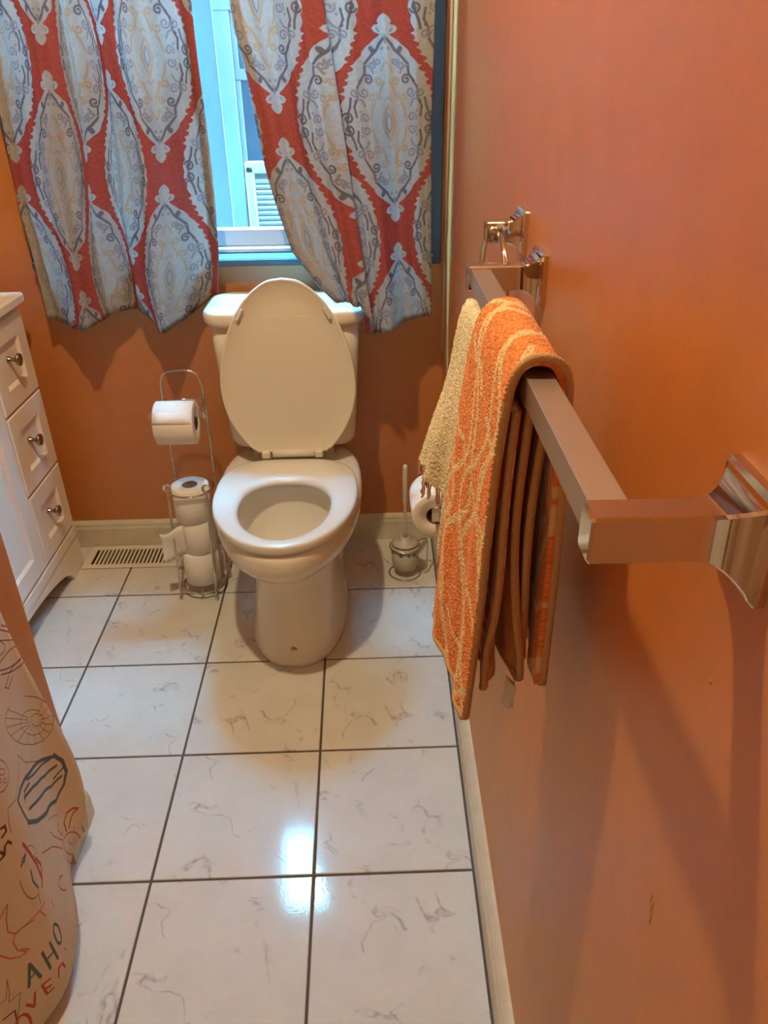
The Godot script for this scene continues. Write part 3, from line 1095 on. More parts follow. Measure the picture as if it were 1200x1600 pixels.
# ====================================================================== toilet
func toilet() -> void:
	var t := thing("toilet", "white two-piece toilet with its lid up under the window", "toilet", Vector3(-0.383, 0, 0))
	# bowl and pedestal: outside up, over the rim and down inside
	var rings := []
	for r in [[0.0, 0.128, 0.11, 0.603], [0.012, 0.129, 0.108, 0.605], [0.03, 0.124, 0.11, 0.6], [0.1, 0.113, 0.115, 0.594], [0.18, 0.106, 0.12, 0.59], [0.235, 0.108, 0.12, 0.592], [0.258, 0.113, 0.115, 0.6], [0.275, 0.121, 0.105, 0.612], [0.288, 0.134, 0.1, 0.632], [0.3, 0.152, 0.095, 0.66], [0.307, 0.158, 0.095, 0.67], [0.316, 0.163, 0.09, 0.678], [0.328, 0.173, 0.09, 0.695], [0.342, 0.18, 0.09, 0.706], [0.36, 0.184, 0.09, 0.712], [0.385, 0.1845, 0.09, 0.713], [0.396, 0.182, 0.091, 0.709], [0.4025, 0.175, 0.096, 0.701], [0.4035, 0.16, 0.12, 0.685], [0.4035, 0.13, 0.36, 0.66], [0.4, 0.122, 0.365, 0.655], [0.385, 0.123, 0.36, 0.655], [0.35, 0.121, 0.36, 0.648], [0.3, 0.106, 0.375, 0.62], [0.25, 0.08, 0.4, 0.575], [0.215, 0.055, 0.425, 0.535], [0.2, 0.035, 0.44, 0.51]]:
		var low := clampf((0.29 - r[0]) / 0.06, 0.0, 1.0) if rings.size() < 16 else 0.0
		rings.append(egg(r[1] + 0.005 * low, r[2], r[3], r[0], 0.003 * low, 2.8, 48, 2.0 + 0.35 * low))
	var st := tool()
	loft(st, rings)
	var bowl := obj("bowl", st, mats.porcelain, t)
	var wt := tool()
	st = tool()
	for r in [egg(0.072, 0.405, 0.56, 0.238)]:
		var c := Vector3(0, 0.238, 0.48)
		for k in r.size():
			tri(wt, c, r[k], r[(k + 1) % r.size()], Vector3.UP)
	obj("water", wt, mats.water, bowl)
	# foot behind the pedestal
	var ft := tool()
	var fr := []
	for r in [[0.0, 0.115, 0.1, 0.4], [0.05, 0.122, 0.1, 0.42], [0.12, 0.128, 0.09, 0.44], [0.2, 0.13, 0.08, 0.42], [0.27, 0.12, 0.08, 0.38], [0.3, 0.11, 0.1, 0.34]]:
		fr.append(egg(r[1], r[2], r[3], r[0], 0.0, 3.0))
	loft(ft, fr)
	obj("trapway", ft, mats.porcelain, t)
	# small maker's mark on the front of the pedestal
	var mk := tool()
	for b in [[-0.0085, 0.006, 0.0085, 0.0072], [-0.007, 0.0085, -0.0055, 0.012], [-0.004, 0.0085, -0.0025, 0.014], [-0.001, 0.0085, 0.001, 0.015], [0.0025, 0.0085, 0.004, 0.013], [0.0055, 0.0085, 0.007, 0.0115], [-0.005, 0.0105, 0.005, 0.0115]]:
		box(mk, Vector3(b[0], b[1], 0), Vector3(b[2], b[3], 0.0012), 0.0002)
	var mark := obj("emblem", mk, mats.mark, t, Vector3(0.004, 0.05, 0.5996))
	mark.rotation.x = -0.075
	# tank
	st = tool()
	rings = []
	for r in [[0.425, 0.15, 0.05, 0.18], [0.432, 0.163, 0.042, 0.19], [0.45, 0.17, 0.036, 0.196], [0.55, 0.177, 0.033, 0.2], [0.68, 0.184, 0.031, 0.203], [0.767, 0.188, 0.03, 0.205]]:
		rings.append(rounded(r[1], r[2], r[3], 0.035, r[0], 0.0, 0.012))
	loft(st, rings)
	var tank := obj("tank", st, mats.porcelain, t)
	st = tool()
	rings = []
	for r in [[0.764, 0.004], [0.766, -0.003], [0.776, -0.007], [0.793, -0.007], [0.801, -0.003], [0.806, 0.006], [0.808, 0.02], [0.807, 0.05]]:
		var i: float = r[1]
		rings.append(rounded(0.195 - i, 0.022 + i * 0.6, 0.211 - i, 0.045, r[0], 0.0, 0.016))
	loft(st, rings)
	obj("tank_lid", st, mats.porcelain, tank)
	var dk := tool()
	box(dk, Vector3(-0.11, 0.3, 0.06), Vector3(0.11, 0.428, 0.2), 0.01)
	obj("deck", dk, mats.porcelain, t)
	# seat ring
	st = tool()
	rings = []
	var n := 64
	var outer := egg(0.175, 0.268, 0.709, 0.0, 0.0, 3.2, n)
	var inner := egg(0.109, 0.385, 0.663, 0.0, 0.0, 2.3, n)
	for k in n:
		var a: Vector3 = inner[k]
		var b: Vector3 = outer[k]
		var r := PackedVector3Array()
		for q in [[0.0, 0.412], [0.02, 0.4095], [0.96, 0.4095], [0.99, 0.412], [1.0, 0.418], [0.992, 0.424], [0.965, 0.4285], [0.9, 0.4305], [0.6, 0.431], [0.25, 0.4285], [0.08, 0.424], [0.02, 0.419]]:
			var v := a.lerp(b, q[0])
			v.y = q[1]
			r.append(v)
		rings.append(r)
	loft(st, rings, false, false, true)
	obj("seat", st, mats.seat_plastic, t)
	# hinge
	st = tool()
	tube(st, [Vector3(-0.048, 0.443, 0.268), Vector3(0.062, 0.443, 0.268)], 0.0095, false, 16)
	obj("hinge_bar", st, mats.hinge_plastic, t)
	for x in [-0.072, 0.066]:
		st = tool()
		box(st, Vector3(x - 0.005, 0.428, 0.244), Vector3(x + 0.018, 0.45, 0.272), 0.004)
		obj("hinge_post", st, mats.hinge_plastic, t)
	# raised lid, its underside towards the room
	var lid := Node3D.new()
	lid.name = "lid"
	lid.position = Vector3(0.004, 0.444, 0.261)
	lid.rotation.x = -0.105
	t.add_child(lid)
	var half := [[0.0, 0.09], [0.012, 0.106], [0.03, 0.122], [0.06, 0.142], [0.1, 0.16], [0.14, 0.169], [0.18, 0.172], [0.22, 0.168], [0.27, 0.158], [0.32, 0.14], [0.36, 0.119], [0.39, 0.097], [0.415, 0.072], [0.43, 0.05], [0.438, 0.031], [0.442, 0.0]]
	var ring_of := func(inset: float, depth: float) -> PackedVector3Array:
		var r := PackedVector3Array()
		var c := Vector3(0, 0.2, depth)
		for i in range(0, 61):
			var l := 0.442 * (1.0 - cos(PI * i / 60.0)) / 2.0
			var v := Vector3(curve(half, l), l, depth)
			r.append(v + (c - v).normalized() * inset)
		for i in range(59, -1, -1):
			var l := 0.442 * (1.0 - cos(PI * i / 60.0)) / 2.0
			var v := Vector3(-curve(half, l), l, depth)
			r.append(v + (c - v).normalized() * inset)
		return r
	st = tool()
	loft(st, [ring_of.call(0.05, -0.018), ring_of.call(0.012, -0.017), ring_of.call(0.003, -0.013), ring_of.call(0.0, -0.006), ring_of.call(0.0, 0.001), ring_of.call(0.002, 0.0035), ring_of.call(0.005, 0.004), ring_of.call(0.0075, 0.0025), ring_of.call(0.01, 0.0005), ring_of.call(0.06, 0.0)])
	obj("lid_panel", st, mats.lid_plastic, lid)
	for s in [-1.0, 1.0]:
		st = tool()
		box(st, Vector3(-0.0035, -0.016, -0.001), Vector3(0.0035, 0.016, 0.012), 0.0025, Transform3D(Basis(Vector3.BACK, s * 0.5), Vector3(s * 0.107, 0.357, 0.0)))
		obj("bumper", st, mats.lid_plastic, lid)


# ====================================================================== vanity
func vanity() -> void:
	var t := thing("vanity_cabinet", "white bathroom vanity with three shaker drawers and round metal knobs", "cabinet", Vector3(-1.07, 0, 0.088))
	var L := 0.9
	var st := tool()
	box(st, Vector3(-0.45, 0.09, 0.0), Vector3(-0.018, 0.792, L), 0.002)
	obj("body", st, mats.vanity_paint, t)
	# face frame with an arched apron and feet
	st = tool()
	box(st, Vector3(-0.02, 0.1, 0.0), Vector3(0.0, 0.138, L), 0.002)
	st.set_smooth_group(-1)
	var arch := []
	for k in 25:
		var z := 0.1 + (L - 0.2) * k / 24.0
		arch.append([z, 0.02 + 0.068 * pow(sin(PI * k / 24.0), 0.6)])
	var outline := [[0.0, 0.0], [0.09, 0.0]] + arch + [[L - 0.09, 0.0], [L, 0.0]]
	for k in outline.size() - 1:
		var a: Array = outline[k]
		var b: Array = outline[k + 1]
		quad(st, Vector3(0, a[1], a[0]), Vector3(0, b[1], b[0]), Vector3(0, 0.104, b[0]), Vector3(0, 0.104, a[0]), Vector3.RIGHT)
		quad(st, Vector3(-0.02, a[1], a[0]), Vector3(-0.02, b[1], b[0]), Vector3(-0.02, 0.104, b[0]), Vector3(-0.02, 0.104, a[0]), Vector3.LEFT)
		quad(st, Vector3(0, a[1], a[0]), Vector3(-0.02, a[1], a[0]), Vector3(-0.02, b[1], b[0]), Vector3(0, b[1], b[0]), Vector3.DOWN)
	quad(st, Vector3(0, 0, 0), Vector3(0, 0.104, 0), Vector3(-0.02, 0.104, 0), Vector3(-0.02, 0, 0), Vector3.FORWARD)
	obj("apron", st, mats.vanity_paint, t)
	st = tool()
	box(st, Vector3(-0.45, 0.0, 0.0), Vector3(-0.02, 0.1, 0.016), 0.002)
	obj("side_foot", st, mats.vanity_paint, t)
	st = tool()
	box(st, Vector3(-0.45, 0.0, L - 0.016), Vector3(-0.02, 0.1, L), 0.002)
	obj("side_foot", st, mats.vanity_paint, t)
	# countertop
	st = tool()
	box(st, Vector3(-0.455, 0.803, -0.012), Vector3(0.012, 0.83, L + 0.01), 0.005)
	obj("countertop", st, mats.counter, t)
	var gp := tool()
	box(gp, Vector3(-0.44, 0.79, 0.005), Vector3(-0.016, 0.804, L - 0.005), 0.001)
	obj("top_rail", gp, mats.vanity_paint, t)
	# drawers beside the back wall, a door beside them
	for d in [[0.578, 0.789], [0.355, 0.572], [0.144, 0.349]]:
		var dr := panel_front(t, "drawer", 0.004, 0.226, d[0], d[1], 0.05)
		knob(dr, Vector3(0.0, (d[0] + d[1]) / 2.0 + 0.012, 0.127))
	var door := panel_front(t, "door", 0.232, 0.5, 0.144, 0.789, 0.056)
	knob(door, Vector3(0.0, 0.69, 0.47))
	var door2 := panel_front(t, "door", 0.505, L - 0.004, 0.144, 0.789, 0.056)
	knob(door2, Vector3(0.0, 0.69, 0.535))


func panel_front(t: Node3D, called: String, z0: float, z1: float, y0: float, y1: float, rail: float) -> MeshInstance3D:
	# a frame-and-panel front: four rails, a sloped inner edge and a sunk panel
	var st := tool()
	st.set_smooth_group(-1)
	var loop := func(inset: float, x: float) -> PackedVector3Array:
		return PackedVector3Array([Vector3(x, y0 + inset, z0 + inset), Vector3(x, y1 - inset, z0 + inset), Vector3(x, y1 - inset, z1 - inset), Vector3(x, y0 + inset, z1 - inset)])
	loft(st, [loop.call(0.0, -0.018), loop.call(0.0, -0.003), loop.call(0.003, 0.0), loop.call(rail, 0.0), loop.call(rail + 0.008, -0.0075), loop.call(rail + 0.02, -0.0075)])
	return obj(called, st, mats.vanity_paint, t)


func knob(parent: Node3D, at: Vector3) -> void:
	var st := tool()
	var turn := Transform3D(Basis(Vector3.BACK, -PI / 2), at - Vector3(0.0075, 0, 0))
	lathe(st, [[0.0085, 0.0], [0.0085, 0.004], [0.0055, 0.008], [0.005, 0.016], [0.009, 0.022], [0.0155, 0.026], [0.0165, 0.029], [0.0155, 0.032], [0.01, 0.034], [0.0001, 0.0345]], 20, turn)
	obj("knob", st, mats.nickel, parent)


# ====================================================================== curtains
func curtains() -> void:
	var rod := tool()
	tube(rod, [Vector3(-1.12, 2.3, 0.07), Vector3(0.015, 2.3, 0.07)], 0.008, false, 12)
	var r := thing("curtain_rod", "thin metal rod over the window carrying the coral curtains", "curtain rod", Vector3.ZERO)
	obj("pole", rod, mats.rod, r)
	for x in [-1.1, 0.0]:
		var br := tool()
		box(br, Vector3(x - 0.008, 2.285, -0.012), Vector3(x + 0.008, 2.294, 0.085), 0.002)
		obj("bracket", br, mats.rod, r)
	var nu := 150
	var nv := 90
	var top := 2.292
	# left panel
	var p := []
	var uv := []
	var xl := [[0.7, -1.02], [1.03, -1.026], [1.2, -1.014], [2.1, -1.0]]
	var xr := [[0.7, -0.565], [0.82, -0.56], [0.91, -0.551], [1.2, -0.541], [1.45, -0.541], [1.8, -0.575], [2.3, -0.6]]
	var hem := [[0.0, 0.752], [0.12, 0.738], [0.24, 0.738], [0.36, 0.752], [0.47, 0.772], [0.56, 0.756], [0.66, 0.733], [0.74, 0.733], [0.86, 0.76], [1.0, 0.812]]
	for i in nv + 1:
		var v := float(i) / nv
		var row := PackedVector3Array()
		var ur := PackedVector2Array()
		for j in nu + 1:
			var u := float(j) / nu
			var y := lerpf(top, curve(hem, u), v)
			var low := clampf((2.2 - y) / 1.4, 0.0, 1.0)
			var wave := cos(TAU * (u - 0.25) / 0.45)
			var z := 0.082 + low * (0.03 + 0.022 * u) * wave + 0.005 * cos(TAU * u * 7.0 + 1.0) * (1.0 - 0.5 * low) - 0.012 * (1.0 - low)
			z -= 0.014 * exp(-pow((u - 0.395) / 0.014, 2.0)) + 0.018 * exp(-pow((u - 0.5) / 0.018, 2.0))
			z += low * 0.012 * sin(u * PI) + 0.0025 * sin(TAU * u * 13.0 + y * 3.0)
			var x := lerpf(table(xl, y), table(xr, y), u) - 0.018 * sin(TAU * (u - 0.25) / 0.45) * low * sin(u * PI) + 0.004 * sin(y * 9.0 + u * 5.0)
			row.append(Vector3(x, y, z))
			ur.append(Vector2((u * 0.6 + 0.1 * smoothstep(0.36, 0.42, u) + 0.08 * smoothstep(0.46, 0.54, u) - 0.648) / 0.315, -(y - 1.345) / 0.48))
		p.append(row)
		uv.append(ur)
	curtain("coral and grey medallion curtain panel hanging beside the vanity", p, uv)
	# right panel: drawn aside and bunched over the corner of the tank
	p = []
	uv = []
	xl = [[0.7, -0.2], [0.77, -0.205], [0.82, -0.25], [0.86, -0.292], [0.94, -0.352], [1.117, -0.402], [1.303, -0.43], [1.448, -0.457], [1.6, -0.435], [1.85, -0.395], [2.3, -0.37]]
	var xm := [[0.7, -0.172], [0.78, -0.176], [0.95, -0.196], [1.2, -0.228], [1.45, -0.262], [2.1, -0.31]]
	xr = [[0.7, -0.004], [0.76, -0.006], [1.19, -0.013], [1.45, -0.008], [2.1, -0.008]]
	hem = [[0.0, 0.824], [0.2, 0.82], [0.4, 0.815], [0.46, 0.775], [0.5, 0.742], [0.62, 0.738], [0.74, 0.742], [0.88, 0.748], [1.0, 0.756]]
	for i in nv + 1:
		var v := float(i) / nv
		var row := PackedVector3Array()
		var ur := PackedVector2Array()
		for j in nu + 1:
			var u := float(j) / nu
			var y := lerpf(top, table(hem, u), v)
			var low := clampf((1.9 - y) / 1.15, 0.0, 1.0)
			var f := 0.48
			var x: float
			if u < f:
				x = lerpf(curve(xl, y), table(xm, y), u / f)
			else:
				x = lerpf(table(xm, y), table(xr, y), (u - f) / (1.0 - f))
			var z := 0.078 + 0.006 * cos(TAU * u * 6.0) - 0.01 * (1.0 - low)
			# it leans out over the tank on its inner side
			z += low * low * (0.165 if u < f else lerpf(0.15, 0.0, pow((u - f) / (1.0 - f), 1.2))) * (1.0 - 0.25 * absf(u - 0.3))
			# a deep fold where the two halves meet
			z += 0.034 * smoothstep(0.3, 0.44, u) * (1.0 - smoothstep(0.455, 0.49, u)) - 0.03 * exp(-pow((u - f) / 0.03, 2.0))
			x += 0.018 * exp(-pow((u - 0.455) / 0.03, 2.0)) - 0.012 * exp(-pow((u - 0.495) / 0.02, 2.0))
			z += 0.02 * low * sin(TAU * (u - 0.56) / 0.34) * smoothstep(0.5, 0.6, u)
			z += 0.014 * sin(TAU * u / 0.24) * (1.0 - smoothstep(0.4, 0.48, u))
			z += 0.0025 * sin(TAU * u * 13.0 + y * 4.0)
			row.append(Vector3(x, y, z))
			ur.append(Vector2((minf(u, f) * 0.45 + 0.2 * smoothstep(0.455, 0.5, u) + maxf(u - f, 0.0) * 0.423 - 0.535) / 0.315, -(y - 1.205) / 0.48))
		p.append(row)
		uv.append(ur)
	curtain("coral and grey medallion curtain panel drawn aside over the toilet tank", p, uv)


func curtain(label: String, p: Array, uv: Array) -> void:
	var t := thing("window_curtain", label, "curtain", Vector3.ZERO, "window curtains")
	var st := tool()
	sheet(st, p, uv, 0.0006)
	obj("cloth", st, mats.curtain_cloth, t)
	# turned-back side hems and bottom hem, a second layer behind the cloth
	var n: int = p[0].size()
	for s in [[1, 8], [n - 9, n - 2]]:
		var hp := []
		var hu := []
		for i in p.size():
			var r := PackedVector3Array()
			var u := PackedVector2Array()
			for j in range(s[0], s[1] + 1):
				r.append(p[i][j] - Vector3(0, 0, 0.003))
				u.append(uv[i][j] + Vector2(0.37, 0.21))
			hp.append(r)
			hu.append(u)
		var h := tool()
		sheet(h, hp, hu, 0.0006)
		obj("side_hem", h, mats.curtain_cloth, t)


func shower_curtain() -> void:
	var rod := tool()
	tube(rod, [Vector3(-0.76, 1.98, 1.14), Vector3(-0.76, 1.98, 2.75)], 0.0125, false, 12)
	var r := thing("shower_rod", "metal shower rod above the nautical shower curtain", "curtain rod", Vector3.ZERO)
	obj("pole", rod, mats.chrome, r)
	var p := []
	var uv := []
	var nz := 170
	var ny := 60
	var far := [[0.0, 1.1], [0.06, 1.102], [0.19, 1.085], [0.43, 1.112], [0.62, 1.14], [0.9, 1.14], [2.0, 1.1]]
	for i in ny + 1:
		var v := float(i) / ny
		var row := PackedVector3Array()
		var ur := PackedVector2Array()
		for j in nz + 1:
			var u := float(j) / nz
			var foot := table([[0.0, 0.062], [0.1, 0.05], [0.16, 0.04], [0.3, 0.035], [1.0, 0.03]], u)
			var y := lerpf(1.97, foot, v)
			var z := lerpf(curve(far, y), 2.6, u)
			var low := clampf(1.0 - y / 2.0, 0.0, 1.0)
			var x := -0.744 + 0.026 * low + (0.006 + 0.024 * low) * cos(TAU * (z - 1.36) / 0.42) + 0.003 * sin(z * 41.0 + y * 5.0)
			row.append(Vector3(x, y, z))
			ur.append(Vector2((z - 1.08) / 0.72, 1.0 - y / 0.8))
		p.append(row)
		uv.append(ur)
	var t := thing("shower_curtain", "beige shower curtain printed with crab, shell, ship and AHOY lettering", "curtain", Vector3.ZERO)
	var st := tool()
	sheet(st, p, uv, 0.0012)
	obj("cloth", st, mats.shower_cloth, t)
	# hem turned up along the foot
	var hp := []
	var hu := []
	for i in [0, 1, 2]:
		var rr := PackedVector3Array()
		var u2 := PackedVector2Array()
		for j in nz + 1:
			var q: Vector3 = p[ny][j]
			rr.append(Vector3(q.x - 0.0035, q.y + 0.03 - i * 0.0152, q.z))
			u2.append(Vector2(0.86, 0.02 + i * 0.01))
		hp.append(rr)
		hu.append(u2)
	var h := tool()
	sheet(h, hp, hu, 0.001)
	obj("hem", h, mats.shower_cloth, t)
	for k in 8:
		var ring := tool()
		var c := Vector3(-0.757, 1.972, 1.15 + k * 0.2)
		var pts := []
		for a in 16:
			pts.append(c + Vector3(cos(TAU * a / 16.0) * 0.022, sin(TAU * a / 16.0) * 0.024, 0))
		tube(ring, pts, 0.002, true, 6)
		obj("ring", ring, mats.chrome, t)


# ====================================================================== chrome on the long wall
func flared_post(reach: float, half_base: float, w: float, h: float) -> SurfaceTool:
	# square wall plate that sweeps into a straight square arm; -x is out of the wall
	var st := tool()
	st.set_smooth_group(-1)
	var prof := [[0.0, half_base, half_base], [0.005, half_base, half_base], [0.0075, half_base - 0.0025, half_base - 0.0025]]
	for k in 9:
		var f := k / 8.0
		var e := pow(1.0 - f, 2.4)
		prof.append([0.0085 + f * 0.021, lerpf(w, half_base - 0.005, e), lerpf(h, half_base - 0.005, e)])
	prof.append([reach - 0.0015, w, h])
	prof.append([reach, w - 0.0015, h - 0.0015])
	var rings := []
	for q in prof:
		var c := 0.0016
		var a: float = q[1]
		var b: float = q[2]
		rings.append(PackedVector3Array([Vector3(-q[0], -b, -a + c), Vector3(-q[0], -b, a - c), Vector3(-q[0], -b + c, a), Vector3(-q[0], b - c, a), Vector3(-q[0], b, a - c), Vector3(-q[0], b, -a + c), Vector3(-q[0], b - c, -a), Vector3(-q[0], -b + c, -a)]))
	strips(st, rings, 3)
	return st


func towel_bar() -> void:
	var t := wall_thing("towel_bar", "square satin towel bar between two flared chrome posts", "towel bar", 1.49, 1.108)
	var st := tool()
	box(st, Vector3(-0.0805, -0.0105, -0.267), Vector3(-0.0595, 0.0105, 0.267), 0.0008)
	obj("bar", st, mats.satin_bar, t)
	for z in [-0.275, 0.275]:
		obj("post", flared_post(0.0845, 0.029, 0.0105, 0.0135), mats.chrome, t, Vector3(0, 0, z))


func towel_ring() -> void:
	var t := wall_thing("towel_ring", "chrome towel ring on a flared wall post holding the cream towel", "towel ring", 1.09, 1.135)
	obj("post", flared_post(0.05, 0.026, 0.0115, 0.0125), mats.chrome, t)
	var st := tool()
	lathe(st, [[0.0085, -0.0165], [0.0085, 0.0165]], 20, Transform3D(Basis(Vector3.RIGHT, PI / 2), Vector3(-0.04, 0.0, 0)))
	obj("pivot", st, mats.nickel, t)
	var pts := []
	for k in 40:
		var a := TAU * k / 40.0
		pts.append(Vector3(-0.036 + 0.006 * sin(a), -0.062 + 0.062 * cos(a), 0.072 * sin(a)))
	st = tool()
	tube(st, pts, 0.0042, true, 10)
	obj("ring", st, mats.chrome, t)


# ====================================================================== towels
func hang(rows: Array, cols: int, far: Array, near: Array, wob: float, seed_: int) -> Array:
	# a cloth hanging on the long wall: far[] and near[] are [s, out, y] down each edge; returns points and uvs
	var p := []
	var uv := []
	var n := rows.size()
	for i in n:
		var r := PackedVector3Array()
		var u := PackedVector2Array()
		for j in cols + 1:
			var f := float(j) / cols
			var q: Vector3 = near[i].lerp(far[i], f)
			var d: float = rows[i]
			var w: float = wob * d * (sin(f * 9.0 + seed_) + 0.5 * sin(f * 21.0 + d * 3.0 + seed_ * 2.0))
			r.append(Vector3(0.038 - 0.0244 * q.x - q.y - w, q.z + wob * 0.6 * d * sin(f * 7.0 + seed_), q.x))
			u.append(Vector2(q.x, 0.0))
		p.append(r)
		uv.append(u)
	return [p, uv]


func edge_path(pts: Array, each := 6) -> Array:
	var v := []
	for q in pts:
		v.append(Vector3(q[0], q[1], q[2]))
	return smooth_path(v, each)


func lay_uv(p: Array, s0: float, wide: float, v0: float) -> Array:
	# cloth coordinates: across by place along the wall, down by length of cloth
	var uv := []
	var run := v0
	for i in p.size():
		if i > 0:
			run += p[i][p[i].size() / 2].distance_to(p[i - 1][p[i].size() / 2])
		var r := PackedVector2Array()
		for j in p[i].size():
			r.append(Vector2((p[i][j].z - s0) / wide, run))
		uv.append(r)
	return uv


func orange_towel() -> void:
	var t := thing("bath_towel", "orange terry towel with cream wavy lines draped over the towel bar", "towel", Vector3.ZERO)
	var near := edge_path([[1.566, 0.03, 0.82], [1.566, 0.031, 0.95], [1.566, 0.036, 1.07], [1.566, 0.041, 1.12], [1.566, 0.06, 1.132], [1.566, 0.078, 1.121], [1.566, 0.085, 1.082], [1.567, 0.0895, 1.0], [1.568, 0.093, 0.9], [1.568, 0.1, 0.782]])
	var far := edge_path([[1.4, 0.03, 0.83], [1.4, 0.031, 0.95], [1.4, 0.036, 1.07], [1.4, 0.041, 1.12], [1.402, 0.062, 1.132], [1.404, 0.082, 1.12], [1.406, 0.092, 1.08], [1.41, 0.1025, 1.0], [1.414, 0.1125, 0.9], [1.416, 0.1195, 0.788]])
	var rows := []
	for q in near:
		rows.append(clampf((1.1 - q.z) / 0.4, 0.0, 1.0))
	var g := hang(rows, 40, far, near, 0.004, 1)
	var uv := lay_uv(g[0], 1.35, 0.30, 0.0)
	var st := tool()
	sheet(st, g[0], uv, 0.006)
	var outer := obj("outer_layer", st, mats.orange_terry, t)
	pile(outer, g[0], uv, 18, 0.0022, 56000, mats.orange_terry.albedo_texture.get_image(), Color.BLACK)
	edging(t, g[0], 0.0034)
	# folded layers inside, seen from the near end
	for k in [[0.078, 0.078, 0.8, 1.556, 0.3, 2], [0.066, 0.06, 0.812, 1.548, 0.1, 4], [0.052, 0.05, 0.83, 1.546, 0.5, 7]]:
		var a: Array = [[k[3], k[0] - 0.004, 1.088], [k[3] + 0.004, k[0], 1.0], [k[3] + 0.006, k[0] - 0.002, 0.9], [k[3] + 0.004, k[1], 0.85], [k[3] - 0.002, k[1] - 0.002, k[2]]]
		var b := []
		for q in a:
			b.append([q[0] - 0.13, q[1] + 0.006, q[2] + 0.004])
		var na := edge_path(a, 5)
		var rr := []
		for q in na:
			rr.append(clampf((1.08 - q.z) / 0.35, 0.0, 1.0))
		for q in na.size():
			na[q].x += 0.007 * rr[q] * sin(na[q].z * 26.0 + k[5])
			na[q].y += 0.004 * rr[q] * sin(na[q].z * 19.0 + k[5] * 2.0)
		var gi := hang(rr, 16, edge_path(b, 5), na, 0.007, k[5])
		st = tool()
		sheet(st, gi[0], lay_uv(gi[0], 1.29, 0.3, k[4]), 0.006)
		obj("folded_layer", st, mats.orange_terry if k[5] == 2 else mats.towel_inner, t)
		edging(t, gi[0], 0.0032)
	# woven label under the hem
	st = tool()
	for f in [[0.0, 0.3], [0.006, 0.5]]:
		box(st, Vector3(-0.0005, -0.03, -0.006), Vector3(0.0005, 0.004, 0.006), 0.0002, Transform3D(Basis(Vector3.UP, 0.6) * Basis(Vector3.RIGHT, f[1] - 0.3), along(1.545 + f[0], 0.806, 0.066)))
	obj("care_label", st, mats.tag, t)


func edging(t: Node3D, p: Array, r: float) -> void:
	# the bound edges: the near side and the two ends
	var n: int = p[0].size() - 1
	var st := tool()
	var side := []
	for i in p.size():
		side.append(p[i][0] + Vector3(0.002, 0, -0.001))
	tube(st, side, r, false, 7)
	for e in [0, p.size() - 1]:
		var q := []
		for j in range(0, n + 1, 2):
			q.append(p[e][j] + Vector3(0, 0.001, 0))
		tube(st, q, r, false, 7)
	obj("bound_edge", st, mats.towel_hem, t)


func pile(parent: Node3D, p: Array, uv: Array, from_row: int, size: float, count: int, print_: Image, plain: Color) -> void:
	# the loops of the terry, too small and too many to tell apart
	var st := tool()
	st.set_smooth_group(0)
	var base := [Vector3(1, 0, 0), Vector3(0, 0, 1), Vector3(-1, 0, 0), Vector3(0, 0, -1)]
	for k in 4:
		var a: Vector3 = base[k] * 0.62
		var b: Vector3 = base[(k + 1) % 4] * 0.62
		var c := a * 1.1 + Vector3(0, 0.7, 0)
		var d := b * 1.1 + Vector3(0, 0.7, 0)
		quad(st, a, b, d, c, a + b)
		tri(st, c, d, Vector3(0, 1.15, 0), a + b + Vector3.UP)
	st.generate_normals()
	var mm := MultiMesh.new()
	mm.transform_format = MultiMesh.TRANSFORM_3D
	mm.use_colors = true
	mm.mesh = st.commit()
	var r := RandomNumberGenerator.new()
	r.seed = 31 + count
	mm.instance_count = count
	var rows := p.size()
	var cols: int = p[0].size()
	var area := []
	var total := 0.0
	for i in range(from_row, rows - 1):
		for j in cols - 1:
			total += (p[i + 1][j] - p[i][j]).cross(p[i][j + 1] - p[i][j]).length()
			area.append(total)
	for k in count:
		var pick := area.bsearch(r.randf() * total)
		pick = mini(pick, area.size() - 1)
		var i: int = from_row + pick / (cols - 1)
		var j: int = pick % (cols - 1)
		var fa := r.randf()
		var fb := r.randf()
		var at: Vector3 = p[i][j].lerp(p[i][j + 1], fa).lerp(p[i + 1][j].lerp(p[i + 1][j + 1], fa), fb)
		var w: Vector2 = uv[i][j].lerp(uv[i][j + 1], fa).lerp(uv[i + 1][j].lerp(uv[i + 1][j + 1], fa), fb)
		var n: Vector3 = (p[i][j + 1] - p[i][j]).cross(p[i + 1][j] - p[i][j]).normalized()
		n = (n + Vector3(r.randf_range(-0.45, 0.45), r.randf_range(-0.6, 0.3), r.randf_range(-0.45, 0.45))).normalized()
		var x := n.cross(Vector3(0.3, 0.2, 0.9)).normalized()
		var s := size * r.randf_range(0.75, 1.25)
		var low := s * 0.5
		mm.set_instance_transform(k, Transform3D(Basis(x, n, x.cross(n)).scaled(Vector3.ONE * s), at - n * low * 0.6))
		var c := plain
		if print_:
			c = print_.get_pixel(clampi(int(fposmod(w.x, 1.0) * print_.get_width()), 0, print_.get_width() - 1), clampi(int(fposmod(w.y, 1.0) * print_.get_height()), 0, print_.get_height() - 1))
		c = c.lightened(r.randf_range(0.0, 0.14)) if r.randf() < 0.5 else c.darkened(r.randf_range(0.0, 0.22))
		mm.set_instance_color(k, c.srgb_to_linear())
	var o := MultiMeshInstance3D.new()
	o.name = "pile"
	o.multimesh = mm
	var m := StandardMaterial3D.new()
	m.resource_name = "terry_loops"
	m.vertex_color_use_as_albedo = true
	m.roughness = 0.95
	m.rim_enabled = true
	m.rim = 0.3
	o.material_override = m
	o.set_meta("kind", "stuff")
	parent.add_child(o)


